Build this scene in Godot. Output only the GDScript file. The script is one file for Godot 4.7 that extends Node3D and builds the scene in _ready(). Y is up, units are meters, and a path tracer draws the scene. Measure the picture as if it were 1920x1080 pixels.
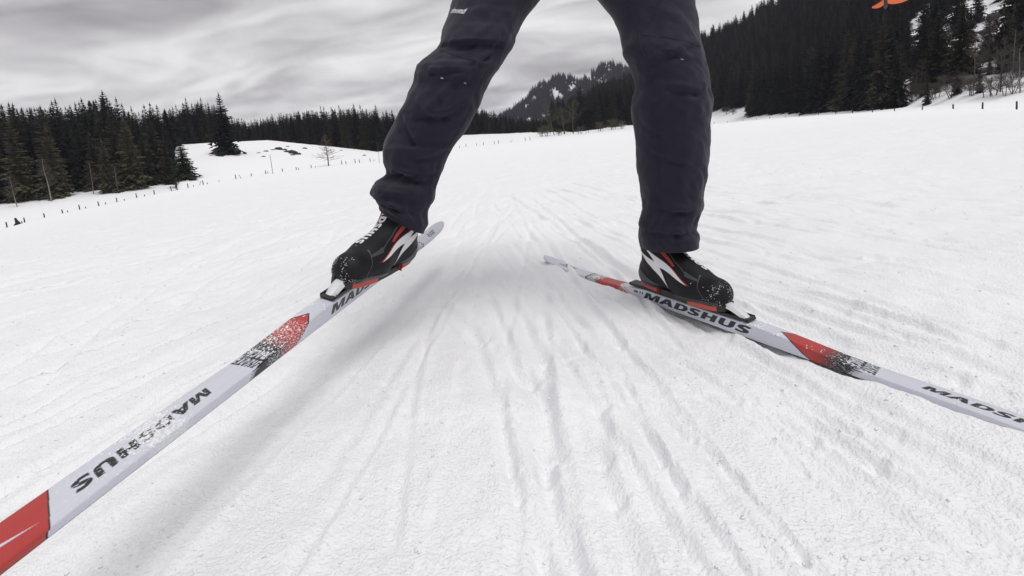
extends Node3D

# ---------------------------------------------------------------- shared state
var rng := RandomNumberGenerator.new()
var n_a := FastNoiseLite.new()
var n_b := FastNoiseLite.new()
var n_c := FastNoiseLite.new()
var used := {}
var track := PackedFloat32Array()      # groove depths pressed into the snow, 1 cm cells
const TW := 827
const TH := 853
const TX := -3.1
const TZ := -5.6
const TC := 0.0075

# azimuth (deg), height at 10 m, height at 25 m, fence distance, fence height, crest distance, crest height
const LAND := [
	[-48.9, -0.50, -1.68, 120, -9.01, 150, -4.83], [-47.1, -0.41, -1.51, 112, -7.35, 150, -4.25], [-43.8, -0.31, -1.20, 118, -6.53, 150, -3.89],
	[-40.2, -0.19, -1.02, 122, -6.02, 150, -3.48], [-34.8, -0.10, -0.82, 125, -4.90, 150, -4.36], [-34.3, -0.10, -0.80, 126, -4.85, 200, 7.2], [-32.4, -0.09, -0.72, 128, -4.57, 200, 7.2],
	[-30.7, -0.06, -0.62, 130, -4.26, 200, 7.11], [-26.2, -0.04, -0.57, 135, -3.71, 215, 7.09], [-20.3, -0.03, -0.50, 135, -3.29, 215, 2.64],
	[-15.1, -0.04, -0.50, 138, -3.32, 210, -1.53], [-9.6, -0.04, -0.38, 150, -2.58, 215, -1.12], [-5.2, -0.05, -0.37, 165, -2.04, 260, 3.00],
	[0.5, -0.02, -0.31, 175, -1.99, 270, 1.68], [3.7, -0.03, -0.29, 180, -1.93, 255, 0.9], [8.1, -0.01, -0.24, 190, -1.9, 215, -0.8],
	[14.8, 0.01, -0.16, 215, -1.7, 235, 0.1], [23.3, 0.02, -0.10, 228, -2.08, 250, 0.48], [28.9, 0.07, -0.07, 185, -1.43, 205, 0.32],
	[37.8, 0.14, -0.09, 122, -1.24, 140, -0.76], [43.3, 0.15, -0.19, 98, -1.35, 112, -0.80], [47.1, 0.17, -0.23, 88, -1.94, 104, -1.06], [49.3, 0.18, -0.25, 84, -1.91, 98, -1.19]]
# azimuth, slope (rise over run) of the wooded hillside's skyline
const HILL := [[5.9, 0.051], [9.1, 0.069], [11.6, 0.092], [14.6, 0.102], [18.1, 0.132], [22.0, 0.16], [23.6, 0.167], [26.7, 0.186], [28.2, 0.199], [31.5, 0.222], [46.5, 0.298], [56.0, 0.33], [75.0, 0.25]]
const WOOD := [[-60, 0.11], [-47.2, 0.118], [-45.4, 0.124], [-43.6, 0.111], [-41.2, 0.118], [-39.0, 0.129], [-37.7, 0.104], [-34.9, 0.103], [-32.9, 0.115], [-31.1, 0.114], [-29.2, 0.088], [-27.9, 0.074], [-24.8, 0.085], [-22.7, 0.089], [-19.4, 0.091], [-16.1, 0.087], [-12.6, 0.077], [-9.0, 0.073], [-2.5, 0.068], [-0.7, 0.054], [0.2, 0.047], [3.3, 0.035], [8.0, 0.03]]
const RIDGE := [[-14.0, -0.03], [-4.5, -0.001], [-1.1, 0.038], [0.2, 0.052], [2.6, 0.075], [3.6, 0.095], [4.8, 0.108], [5.5, 0.105], [6.0, 0.115], [7.3, 0.116], [8.3, 0.108], [9.1, 0.102], [10.5, 0.116], [11.7, 0.129], [12.4, 0.132], [13.5, 0.125], [14.9, 0.112], [18.0, 0.092], [22.4, 0.053], [30.0, 0.02]]

func table(t: Array, a: float) -> float:
	if a <= t[0][0]:
		return t[0][1]
	for i in range(1, t.size()):
		if a <= t[i][0]:
			return lerpf(t[i - 1][1], t[i][1], (a - t[i - 1][0]) / (t[i][0] - t[i - 1][0]))
	return t[-1][1]

func land_row(a: float) -> Array:
	if a <= LAND[0][0]:
		return LAND[0]
	for i in range(1, LAND.size()):
		if a <= LAND[i][0]:
			var f: float = (a - LAND[i - 1][0]) / (LAND[i][0] - LAND[i - 1][0])
			var o := []
			for k in 7:
				o.append(lerpf(LAND[i - 1][k], LAND[i][k], f))
			return o
	return LAND[-1]

func land_from(row: Array, a: float, r: float) -> float:
	var h := 0.0
	var fr: float = row[3]
	var cr: float = row[5]
	if r < 4.0:
		h = 0.0
	elif r < 10.0:
		h = row[1] * pow((r - 4.0) / 6.0, 1.6)
	elif r < 25.0:
		h = lerpf(row[1], row[2], (r - 10.0) / 15.0)
	elif r < fr:
		h = lerpf(row[2], row[4], (r - 25.0) / (fr - 25.0))
	elif r < cr:
		var t := (r - fr) / (cr - fr)
		h = lerpf(row[4], row[6], t * (1.0 + 0.35 * (1.0 - t) * (1.0 if row[6] > row[4] + 6.0 else 0.0)))
	else:
		var up := 0.03
		if a > 4.0:
			var rr := lerpf(430.0, 350.0, clampf((a - 22.0) / 25.0, 0, 1))
			var top := table(HILL, a) * rr - 15.0
			var g := clampf((a - 4.0) / 6.0, 0.0, 1.0)
			var t := clampf((r - cr) / (rr - cr), 0, 1)
			h = lerpf(row[6] + (r - cr) * 0.01, lerpf(row[6], maxf(top, row[6]), t * 0.55 + 0.45 * t * t), g)
			h += g * n_b.get_noise_2d(a * 6.0, r * 0.5) * 5.0 * t * (1.0 - t)
		else:
			up = 0.10 if a < -34.8 else 0.015
			h = row[6] + minf(r - cr, 120.0) * up
	return h

func land(x: float, z: float) -> float:
	var r := sqrt(x * x + z * z)
	var a := rad_to_deg(atan2(x, -z))
	return land_from(land_row(a), a, r) + relief(x, z, r)

func relief(x: float, z: float, r: float) -> float:
	var h := 0.0
	if r < 60.0:
		var w := smoothstep(60.0, 20.0, r)
		h += w * (0.020 * n_a.get_noise_2d(x * 34.0, z * 34.0) + 0.0062 * n_b.get_noise_2d(x * 120.0, z * 90.0))
		if r < 7.0:
			h += smoothstep(7.0, 3.0, r) * (0.0017 * n_c.get_noise_2d(x * 620.0, z * 620.0) + 0.0009 * n_c.get_noise_2d(x * 1700.0 + 50.0, z * 1700.0))
			h += track_at(x, z)
	if r > 8.0:
		h += smoothstep(8.0, 40.0, r) * (0.12 * n_a.get_noise_2d(x * 2.4, z * 2.4) + 0.03 * n_b.get_noise_2d(x * 14.0, z * 14.0))
	return h

func track_at(x: float, z: float) -> float:
	var u := (x - TX) / TC
	var v := (z - TZ) / TC
	var i := int(floor(u))
	var j := int(floor(v))
	if i < 0 or j < 0 or i >= TW - 1 or j >= TH - 1:
		return 0.0
	u -= i
	v -= j
	var k := j * TW + i
	return lerpf(lerpf(track[k], track[k + 1], u), lerpf(track[k + TW], track[k + TW + 1], u), v)

func polar(az_deg: float, r: float) -> Vector3:
	var a := deg_to_rad(az_deg)
	var x := r * sin(a)
	var z := -r * cos(a)
	return Vector3(x, land(x, z), z)

# ---------------------------------------------------------------- scene helpers
func numbered(called: String) -> String:
	var n: int = used.get(called, 0)
	used[called] = n + 1
	return called if n == 0 else "%s_%03d" % [called, n]

func tag(o: Node, label: String, category: String, group := "") -> Node:
	o.set_meta("label", label)
	o.set_meta("category", category)
	if group:
		o.set_meta("group", group)
	return o

func thing(called: String, label: String, category: String, at: Vector3, group := "") -> Node3D:
	var o := Node3D.new()
	o.name = numbered(called)
	o.position = at
	add_child(o, true)
	tag(o, label, category, group)
	return o

func part(called: String, m: Mesh, mat: Material, parent: Node) -> MeshInstance3D:
	var o := MeshInstance3D.new()
	o.name = called
	o.mesh = m
	o.material_override = mat
	parent.add_child(o, true)
	return o

func copy_of(o: Node3D, called: String, at: Vector3, label: String, category: String, group: String) -> Node3D:
	var c: Node3D = o.duplicate()
	c.name = numbered(called)
	c.position = at
	add_child(c, true)
	tag(c, label, category, group)
	return c

func mat(c: Color, rough := 0.8, spec := 0.5) -> StandardMaterial3D:
	var m := StandardMaterial3D.new()
	m.albedo_color = c.linear_to_srgb()
	m.roughness = rough
	m.metallic_specular = spec
	return m

func arrays(v: PackedVector3Array, idx: PackedInt32Array, uv := PackedVector2Array(), col := PackedColorArray()) -> ArrayMesh:
	var a := []
	a.resize(Mesh.ARRAY_MAX)
	a[Mesh.ARRAY_VERTEX] = v
	a[Mesh.ARRAY_INDEX] = idx
	if uv.size():
		a[Mesh.ARRAY_TEX_UV] = uv
	if col.size():
		a[Mesh.ARRAY_COLOR] = col
	var nn := PackedVector3Array()
	nn.resize(v.size())
	for i in range(0, idx.size(), 3):
		var p := v[idx[i]]
		var n := (v[idx[i + 2]] - p).cross(v[idx[i + 1]] - p)
		nn[idx[i]] += n
		nn[idx[i + 1]] += n
		nn[idx[i + 2]] += n
	for i in nn.size():
		nn[i] = nn[i].normalized() if nn[i].length_squared() > 0.0 else Vector3.UP
	a[Mesh.ARRAY_NORMAL] = nn
	var m := ArrayMesh.new()
	m.add_surface_from_arrays(Mesh.PRIMITIVE_TRIANGLES, a)
	return m

# a tube through points with a radius each
func add_tube(v: PackedVector3Array, idx: PackedInt32Array, pts: Array, rad: Array, sides := 6, cap := true) -> void:
	var first := v.size()
	var up := Vector3.UP
	for i in pts.size():
		var d: Vector3 = (pts[min(i + 1, pts.size() - 1)] - pts[max(i - 1, 0)]).normalized()
		if absf(d.dot(up)) > 0.95:
			up = Vector3.RIGHT
		var s := d.cross(up).normalized()
		var t := s.cross(d).normalized()
		for k in sides:
			var an := TAU * k / sides
			v.append(pts[i] + (s * cos(an) + t * sin(an)) * rad[i])
	for i in pts.size() - 1:
		for k in sides:
			var a := first + i * sides + k
			var b := first + i * sides + (k + 1) % sides
			idx.append_array([a, a + sides, b, b, a + sides, b + sides])
	if cap:
		for e in 2:
			var base: int = first + (0 if e == 0 else (pts.size() - 1) * sides)
			var c := v.size()
			v.append(pts[0 if e == 0 else -1])
			for k in sides:
				if e == 0:
					idx.append_array([c, base + k, base + (k + 1) % sides])
				else:
					idx.append_array([c, base + (k + 1) % sides, base + k])

func tube_mesh(pts: Array, rad: Array, sides := 8) -> ArrayMesh:
	var v := PackedVector3Array()
	var idx := PackedInt32Array()
	add_tube(v, idx, pts, rad, sides)
	return arrays(v, idx)

func box_mesh(c: Vector3, s: Vector3, bevel := 0.0) -> ArrayMesh:
	# chamfered box
	var v := PackedVector3Array()
	var idx := PackedInt32Array()
	var h := s * 0.5
	var b := minf(bevel, minf(h.x, minf(h.y, h.z)) * 0.9)
	for face in 6:
		var ax := face / 2
		var sg := 1.0 if face % 2 == 0 else -1.0
		var n := Vector3.ZERO
		n[ax] = sg
		var u := Vector3.ZERO
		u[(ax + 1) % 3] = 1
		var w := n.cross(u)
		var hu := h[(ax + 1) % 3] - b
		var wa := (ax + 2) % 3
		var hw := h[wa] - b
		var f := v.size()
		for q in [[-1, -1], [1, -1], [1, 1], [-1, 1]]:
			v.append(c + n * h[ax] + u * hu * q[0] + w * hw * q[1])
		idx.append_array([f, f + 2, f + 1, f, f + 3, f + 2])
	if b > 0.0:
		var hull := []
		for e in [[0, 1, 2], [1, 2, 0], [2, 0, 1]]:
			for sa in [-1.0, 1.0]:
				for sb in [-1.0, 1.0]:
					var p := []
					for k in 4:
						var q := Vector3.ZERO
						q[e[0]] = (h[e[0]] - (0.0 if k < 2 else b)) * sa
						q[e[1]] = (h[e[1]] - (b if k < 2 else 0.0)) * sb
						q[e[2]] = (h[e[2]] - b) * (-1.0 if k % 2 == 0 else 1.0)
						p.append(c + q)
					var f := v.size()
					for q in p:
						v.append(q)
					var nrm: Vector3 = (p[1] - p[0]).cross(p[2] - p[0])
					var out := Vector3.ZERO
					out[e[0]] = sa
					out[e[1]] = sb
					if nrm.dot(out) < 0:
						idx.append_array([f, f + 1, f + 2, f + 1, f + 3, f + 2])
					else:
						idx.append_array([f, f + 2, f + 1, f + 1, f + 2, f + 3])
	return arrays(v, idx)

# ---------------------------------------------------------------- signed distance figures
func sd_bones(p: Vector3, bones: Array, k: float) -> float:
	var d := 1e3
	for b in bones:
		var pa: Vector3 = p - b[0]
		var ba: Vector3 = b[1] - b[0]
		var t := clampf(pa.dot(ba) / maxf(ba.length_squared(), 1e-9), 0.0, 1.0)
		var q := pa - ba * t
		if b.size() > 4:
			q *= b[4]
		var e: float = q.length() - lerpf(b[2], b[3], t)
		var hh := clampf(0.5 + 0.5 * (d - e) / k, 0.0, 1.0)
		d = lerpf(d, e, hh) - k * hh * (1.0 - hh)
	return d

func sd_boot(p: Vector3) -> float:
	var d := sd_bones(p, boot_bones, 0.03)
	return maxf(d, 0.009 - p.y)

var boot_bones := []

func nets(f: Callable, lo: Vector3, hi: Vector3, cell: float) -> ArrayMesh:
	var nx := int(ceil((hi.x - lo.x) / cell)) + 1
	var ny := int(ceil((hi.y - lo.y) / cell)) + 1
	var nz := int(ceil((hi.z - lo.z) / cell)) + 1
	var g := PackedFloat32Array()
	g.resize(nx * ny * nz)
	for k in nz:
		for j in ny:
			for i in nx:
				g[(k * ny + j) * nx + i] = f.call(lo + Vector3(i, j, k) * cell)
	var at := PackedInt32Array()
	at.resize(nx * ny * nz)
	at.fill(-1)
	var v := PackedVector3Array()
	var idx := PackedInt32Array()
	var corner := [Vector3(0, 0, 0), Vector3(1, 0, 0), Vector3(0, 1, 0), Vector3(1, 1, 0), Vector3(0, 0, 1), Vector3(1, 0, 1), Vector3(0, 1, 1), Vector3(1, 1, 1)]
	var edges := [[0, 1], [2, 3], [4, 5], [6, 7], [0, 2], [1, 3], [4, 6], [5, 7], [0, 4], [1, 5], [2, 6], [3, 7]]
	for k in nz - 1:
		for j in ny - 1:
			for i in nx - 1:
				var c := (k * ny + j) * nx + i
				var s := [g[c], g[c + 1], g[c + nx], g[c + nx + 1], g[c + nx * ny], g[c + nx * ny + 1], g[c + nx * ny + nx], g[c + nx * ny + nx + 1]]
				var inside := 0
				for q in s:
					if q < 0.0:
						inside += 1
				if inside == 0 or inside == 8:
					continue
				var sum := Vector3.ZERO
				var cnt := 0
				for e in edges:
					if (s[e[0]] < 0.0) != (s[e[1]] < 0.0):
						var t: float = s[e[0]] / (s[e[0]] - s[e[1]])
						sum += corner[e[0]].lerp(corner[e[1]], t)
						cnt += 1
				at[c] = v.size()
				v.append(lo + (Vector3(i, j, k) + sum / cnt) * cell)
	for k in range(1, nz - 1):
		for j in range(1, ny - 1):
			for i in range(1, nx - 1):
				var c := (k * ny + j) * nx + i
				var a := g[c] < 0.0
				for ax in 3:
					var st: int = [1, nx, nx * ny][ax]
					if a == (g[c + st] < 0.0):
						continue
					var s1: int = [nx, nx * ny, 1][ax]
					var s2: int = [nx * ny, 1, nx][ax]
					var q := [at[c - s1 - s2], at[c - s2], at[c], at[c - s1]]
					if a:
						idx.append_array([q[0], q[2], q[1], q[0], q[3], q[2]])
					else:
						idx.append_array([q[0], q[1], q[2], q[0], q[2], q[3]])
	return arrays(v, idx)

# a flat print laid on a surface: the polygon's triangles are cut fine and each corner is moved by «onto»
func lay(tris: PackedVector2Array, onto: Callable, fine: float) -> ArrayMesh:
	var todo: Array = []
	for i in range(0, tris.size(), 3):
		todo.append([tris[i], tris[i + 1], tris[i + 2]])
	var v := PackedVector3Array()
	var idx := PackedInt32Array()
	while todo.size():
		var t: Array = todo.pop_back()
		var l := [t[0].distance_to(t[1]), t[1].distance_to(t[2]), t[2].distance_to(t[0])]
		var m := 0
		if l[1] > l[m]:
			m = 1
		if l[2] > l[m]:
			m = 2
		if l[m] > fine:
			var mid: Vector2 = (t[m] + t[(m + 1) % 3]) * 0.5
			todo.append([t[m], mid, t[(m + 2) % 3]])
			todo.append([mid, t[(m + 1) % 3], t[(m + 2) % 3]])
			continue
		var f := v.size()
		for k in 3:
			v.append(onto.call(t[k]))
		idx.append_array([f, f + 1, f + 2])
	return arrays(v, idx)

func poly_tris(p: PackedVector2Array) -> PackedVector2Array:
	var o := PackedVector2Array()
	for i in Geometry2D.triangulate_polygon(p):
		o.append(p[i])
	return o

var fonts := {}

# lettering as flat triangles, capital height about 1, starting at x = 0
func letters(text: String, wide := 1.0, lean := 0.0, bold := 0.0) -> PackedVector2Array:
	var f := SystemFont.new()
	f.font_names = PackedStringArray(["Droid Sans"])
	f.font_weight = 700
	var fv := FontVariation.new()
	fv.base_font = f
	fv.variation_embolden = bold
	var t := TextMesh.new()
	t.font = fv
	t.text = text
	t.font_size = 64
	t.pixel_size = 0.01
	t.depth = 0.02
	t.curve_step = 2.0
	var a := t.get_mesh_arrays()
	var vs: PackedVector3Array = a[Mesh.ARRAY_VERTEX]
	var ix: PackedInt32Array = a[Mesh.ARRAY_INDEX] if a[Mesh.ARRAY_INDEX] != null else PackedInt32Array(range(vs.size()))
	var zmax := -1e9
	for p in vs:
		zmax = maxf(zmax, p.z)
	var o := PackedVector2Array()
	var lo := Vector2(1e9, 1e9)
	var hi := Vector2(-1e9, -1e9)
	for i in range(0, ix.size(), 3):
		if vs[ix[i]].z > zmax - 0.001 and vs[ix[i + 1]].z > zmax - 0.001 and vs[ix[i + 2]].z > zmax - 0.001:
			for k in 3:
				var p := Vector2(vs[ix[i + k]].x, vs[ix[i + k]].y)
				o.append(p)
				lo = lo.min(p)
				hi = hi.max(p)
	var s := 1.0 / maxf(hi.y - lo.y, 1e-6)
	for i in o.size():
		var q := (o[i] - lo) * s
		o[i] = Vector2(q.x * wide + q.y * lean, q.y)
	return o

func span(t: PackedVector2Array) -> float:
	var m := 0.0
	for p in t:
		m = maxf(m, p.x)
	return m

# ---------------------------------------------------------------- ski print
const SKI_L := 1.85
const SW := 2048
const SH := 160
var ink := PackedFloat32Array()

func stamp(tris: PackedVector2Array, map: Callable) -> void:
	# fills «ink» with coverage of the mapped triangles (pixels of the ski sheet)
	for i in range(0, tris.size(), 3):
		var a: Vector2 = map.call(tris[i])
		var b: Vector2 = map.call(tris[i + 1])
		var c: Vector2 = map.call(tris[i + 2])
		var den := (b.y - c.y) * (a.x - c.x) + (c.x - b.x) * (a.y - c.y)
		if absf(den) < 1e-9:
			continue
		for y in range(maxi(0, int(minf(a.y, minf(b.y, c.y)))), mini(SH - 1, int(maxf(a.y, maxf(b.y, c.y)))) + 1):
			for x in range(maxi(0, int(minf(a.x, minf(b.x, c.x)))), mini(SW - 1, int(maxf(a.x, maxf(b.x, c.x)))) + 1):
				for q in 4:
					var px := x + 0.25 + 0.5 * (q % 2)
					var py := y + 0.25 + 0.5 * (q / 2)
					var w0 := ((b.y - c.y) * (px - c.x) + (c.x - b.x) * (py - c.y)) / den
					var w1 := ((c.y - a.y) * (px - c.x) + (a.x - c.x) * (py - c.y)) / den
					if w0 >= 0 and w1 >= 0 and w0 + w1 <= 1:
						ink[y * SW + x] = minf(1.0, ink[y * SW + x] + 0.25)

# rows 0..48 are the +x side (bottom edge first), 48..112 the top from +x to -x, 112..160 the -x side
func ski_sheet(wear: Array) -> ImageTexture:
	var im := Image.create(SW, SH, true, Image.FORMAT_RGBA8)
	var px_m := SW / SKI_L
	ink.resize(SW * SH)
	ink.fill(0.0)
	var big := letters("MADSHUS", 1.9, 0.35, 0.9)
	var wide := span(big)
	# top: reads from tail to tip, tops towards +x (row 48 side)
	stamp(big, func(p): return Vector2((1.155 + p.x / wide * 0.185) * px_m, 92.0 - p.y * 25.0))
	# both sides of the raised middle
	stamp(big, func(p): return Vector2((0.535 + p.x / wide * 0.325) * px_m, 150.0 - (1.0 - p.y) * 29.0 if false else 118.0 + (1.0 - p.y) * 29.0))
	stamp(big, func(p): return Vector2((0.86 - p.x / wide * 0.325) * px_m, 42.0 - (1.0 - p.y) * 29.0))
	for s in [1.0, -1.0]:
		for r in [[0.497, 0.512], [0.519, 0.523], [0.528, 0.532]]:
			var y0 := 121.0 if s > 0 else 27.0
			stamp(PackedVector2Array([Vector2(r[0], 0), Vector2(r[1], 0), Vector2(r[1], 1), Vector2(r[0], 0), Vector2(r[1], 1), Vector2(r[0], 1)]), func(p): return Vector2(p.x * px_m, y0 + p.y * 10.0))
	# small line of print near the tail and in front of the side lettering
	var small := letters("SKATE", 1.5, 0.3, 0.4)
	var sw := span(small)
	stamp(small, func(p): return Vector2((0.10 + p.x / sw * 0.075) * px_m, 88.0 - p.y * 12.0))
	var small2 := letters("RACE", 1.5, 0.3, 0.9)
	var sw2 := span(small2)
	stamp(small2, func(p): return Vector2((0.12 + p.x / sw2 * 0.065) * px_m, 74.0 - p.y * 15.0))
	var black := ink.duplicate()
	# the two words across the front patch, white where they cross the dark
	ink.fill(0.0)
	var sk := letters("SKATE", 0.9, 0.25, 0.5)
	var rc := letters("RACE", 0.9, 0.25, 0.5)
	var w1 := span(sk)
	var w2 := span(rc)
	stamp(sk, func(p): return Vector2((1.066 + p.y * 0.022 + p.x / w1 * 0.006) * px_m, 50.0 + p.x / w1 * 60.0))
	stamp(rc, func(p): return Vector2((1.040 + p.y * 0.022 + p.x / w2 * 0.006) * px_m, 52.0 + p.x / w2 * 52.0))
	var words := ink.duplicate()
	# white bolt on the front red block
	ink.fill(0.0)
	var bolt := bolt_shape()
	stamp(poly_tris(bolt), func(p): return Vector2((1.492 - p.x * 0.118) * px_m, 54.0 + p.y * 52.0))
	var bolts := ink.duplicate()
	var white := Color(0.60, 0.62, 0.69)
	var red := Color(0.43, 0.045, 0.040)
	var dark := Color(0.022, 0.023, 0.028)
	for y in SH:
		var cross := (y + 0.5 - 80.0) / 32.0          # -1..1 on the top, beyond on the sides
		for x in SW:
			var s := (x + 0.5) / px_m
			var c := white
			var k := y * SW + x
			var rough_edge := 0.006 * n_c.get_noise_2d(s * 900.0, y * 1.6)
			# tail patch: black end, then red, then a white line and red hairlines
			if s > 0.272 and s < 0.50:
				if s + rough_edge * 1.5 < 0.318 + 0.01 * absf(cross):
					c = dark
				elif s < 0.430 + 0.022 * cross * cross * 0.5:
					c = red
				elif s < 0.438 + 0.011 * cross * cross:
					c = white
				elif s < 0.446 + 0.011 * cross * cross:
					c = red.lerp(white, 0.35)
			# front patch, pointed towards the tail
			var point := 0.916 + 0.028 * absf(cross + 0.1)
			if s > point - 0.004 and s < 1.10:
				if s < point:
					c = dark
				else:
					var fade := smoothstep(0.985, 1.035, s + 0.004 * n_c.get_noise_2d(s * 500.0, y * 3.0))
					c = red.lerp(dark, fade)
					var tear := 1.075 + 0.016 * n_c.get_noise_2d(y * 9.0, 4.0) - 0.008 * cross
					if s > tear:
						c = white
					var wd: float = words[k]
					if s > tear and s < 1.095:
						c = c.lerp(dark, wd)
					else:
						c = c.lerp(white, wd)
			# front red block, cut slantwise
			if s > 1.359 - 0.015 * clampf(cross, -1.2, 1.2) and s < 1.60:
				c = red if s > 1.3603 - 0.015 * clampf(cross, -1.2, 1.2) else dark
				c = c.lerp(white, bolts[k])
			c = c.lerp(dark, black[k])
			if s > 0.497 and s < 0.512 and black[k] > 0.5:
				c = red.lerp(dark, 0.5)
			# rime and packed snow that hides the print
			for w in wear:
				if s > w[0] and s < w[1]:
					var e: float = minf(s - w[0], w[1] - s)
					var nz := n_c.get_noise_2d(s * 2600.0, y * 3.4) * 0.6 + n_c.get_noise_2d(s * 7000.0 + 9.0, y * 8.0) * 0.4
					var cov: float = smoothstep(0.0, 0.25, nz + w[2] - 0.35 * smoothstep(0.02, 0.0, e))
					c = c.lerp(Color(0.80, 0.81, 0.84), cov * 0.92)
			# scuffs
			var scuff := n_a.get_noise_2d(s * 60.0, y * 1.4) * 0.5 + n_c.get_noise_2d(s * 300.0, y * 6.0) * 0.5
			c = c * (1.0 + 0.05 * scuff)
			im.set_pixel(x, y, c.linear_to_srgb())
	im.generate_mipmaps()
	return ImageTexture.create_from_image(im)

func bolt_shape() -> PackedVector2Array:
	# a jagged double bolt; x from heel to toe, y from bottom to top, both about 0..1
	return PackedVector2Array([Vector2(0.0, 0.88), Vector2(0.38, 0.66), Vector2(0.20, 1.0), Vector2(0.57, 0.64), Vector2(1.0, 0.25), Vector2(0.45, 0.52), Vector2(0.58, 0.0), Vector2(0.29, 0.52)])

func ski_half(s: float) -> float:
	var w := 0.0218 - 0.0012 * sin(clampf((s - 0.2) / 1.3, 0, 1) * PI)
	if s < 0.09:
		w *= sqrt(clampf(1.0 - pow((0.09 - s) / 0.0915, 2.0), 0.0, 1.0))
	if s > 1.68:
		w *= sqrt(clampf(1.0 - pow((s - 1.68) / 0.172, 2.0), 0.0, 1.0))
	return maxf(w, 0.0012)

func ski_thick(s: float) -> float:
	var t := 0.008 + 0.007 * smoothstep(0.05, 0.40, s) * smoothstep(1.55, 1.1, s)
	t += 0.016 * smoothstep(0.36, 0.56, s) * smoothstep(1.10, 0.86, s)
	return t

func ski_lift(s: float) -> float:
	return 0.11 * pow(clampf((s - 1.58) / 0.27, 0, 1), 2.0) + 0.020 * pow(clampf((0.22 - s) / 0.22, 0, 1), 1.6)

func make_ski(o: Node3D, sheet: Texture2D, crust: Array) -> void:
	var v := PackedVector3Array()
	var uv := PackedVector2Array()
	var idx := PackedInt32Array()
	var bv := PackedVector3Array()
	var bi := PackedInt32Array()
	var n := 150
	for i in n + 1:
		var s := SKI_L * i / n
		if i < 12:
			s = SKI_L / n * 12.0 * pow(i / 12.0, 1.6)
		var w := ski_half(s)
		var t := ski_thick(s)
		var y := ski_lift(s)
		var tw := w - minf(t * 0.17, w * 0.5)
		var ring := [[w, 0.0015, 0.0], [w - 0.0005, t * 0.35, 0.10], [tw + 0.0012, t - 0.0016, 0.285], [tw - 0.0008, t - 0.0002, 0.31], [tw * 0.5, t + 0.0004, 0.4], [0.0, t + 0.0006, 0.5], [-tw * 0.5, t + 0.0004, 0.6], [-tw + 0.0008, t - 0.0002, 0.69], [-tw - 0.0012, t - 0.0016, 0.715], [-w + 0.0005, t * 0.35, 0.90], [-w, 0.0015, 1.0]]
		for q in ring:
			v.append(Vector3(q[0], y + q[1], s))
			uv.append(Vector2(s / SKI_L, q[2]))
		for q in [[-w, 0.0015], [-w + 0.0006, 0.0], [-0.004, 0.0], [0.0, 0.001], [0.004, 0.0], [w - 0.0006, 0.0], [w, 0.0015]]:
			bv.append(Vector3(q[0], y + q[1], s))
	for i in n:
		for k in 10:
			var a := i * 11 + k
			idx.append_array([a, a + 11, a + 1, a + 1, a + 11, a + 12])
		for k in 6:
			var a := i * 7 + k
			bi.append_array([a, a + 7, a + 1, a + 1, a + 7, a + 8])
	var m := StandardMaterial3D.new()
	m.albedo_texture = sheet
	m.roughness = 0.42
	m.metallic_specular = 0.4
	m.clearcoat_enabled = true
	m.clearcoat = 0.25
	m.clearcoat_roughness = 0.25
	part("top_sheet", arrays(v, idx, uv), m, o)
	part("base", arrays(bv, bi), mat(Color(0.012, 0.012, 0.014), 0.4), o)
	# binding: a long plate with rails, the toe latch in front and the heel pad
	var blk := mat(Color(0.013, 0.013, 0.015), 0.42)
	var top := ski_thick(0.7)
	var b := part("binding_plate", box_mesh(Vector3(0, top + 0.004, 0.653), Vector3(0.030, 0.008, 0.36), 0.002), blk, o)
	part("rail", box_mesh(Vector3(0.006, top + 0.0105, 0.658), Vector3(0.004, 0.005, 0.26), 0.001), blk, b)
	part("rail", box_mesh(Vector3(-0.006, top + 0.0105, 0.658), Vector3(0.004, 0.005, 0.26), 0.001), blk, b)
	part("bumper", box_mesh(Vector3(0, top + 0.012, 0.768), Vector3(0.028, 0.010, 0.03), 0.003), mat(Color(0.03, 0.032, 0.036), 0.6), b)
	# white latch flap: a curved shell
	var fv := PackedVector3Array()
	var fi := PackedInt32Array()
	for i in 9:
		var t := i / 8.0
		var zz := 0.792 + 0.050 * t
		var yy := top + 0.010 + 0.020 * cos(t * 1.45) - 0.004 * t
		var hw := 0.0145 - 0.004 * t * t
		for k in 7:
			var c := (k - 3) / 3.0
			fv.append(Vector3(hw * c, yy - 0.009 * c * c * c * c, zz))
	for i in 8:
		for k in 6:
			var a := i * 7 + k
			fi.append_array([a, a + 1, a + 7, a + 1, a + 8, a + 7])
	part("latch", arrays(fv, fi), mat(Color(0.66, 0.67, 0.70), 0.35), o)
	var clip := part("latch_frame", box_mesh(Vector3(0, top + 0.005, 0.844), Vector3(0.030, 0.007, 0.012), 0.002), blk, o)
	part("arm", box_mesh(Vector3(0.0155, top + 0.007, 0.816), Vector3(0.003, 0.006, 0.06), 0.001), blk, clip)
	part("arm", box_mesh(Vector3(-0.0155, top + 0.007, 0.816), Vector3(0.003, 0.006, 0.06), 0.001), blk, clip)
	# crumbs of snow lying on the top sheet
	var cl := []
	for c in crust:
		for i in int(c[2]):
			var s := rng.randf_range(c[0], c[1])
			var x := rng.randf_range(-1, 1) * (ski_half(s) - 0.003)
			if n_c.get_noise_2d(s * 500.0, x * 5000.0 * 0.1) + 0.25 < rng.randf() * 0.6:
				continue
			cl.append([Vector3(x, ski_lift(s) + ski_thick(s) - 0.0004, s), rng.randf_range(0.0008, 0.0026) * c[3]])
	var sn := part("snow_crust", crumbs(cl), snow_mat, o)
	sn.set_meta("kind", "stuff")

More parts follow.
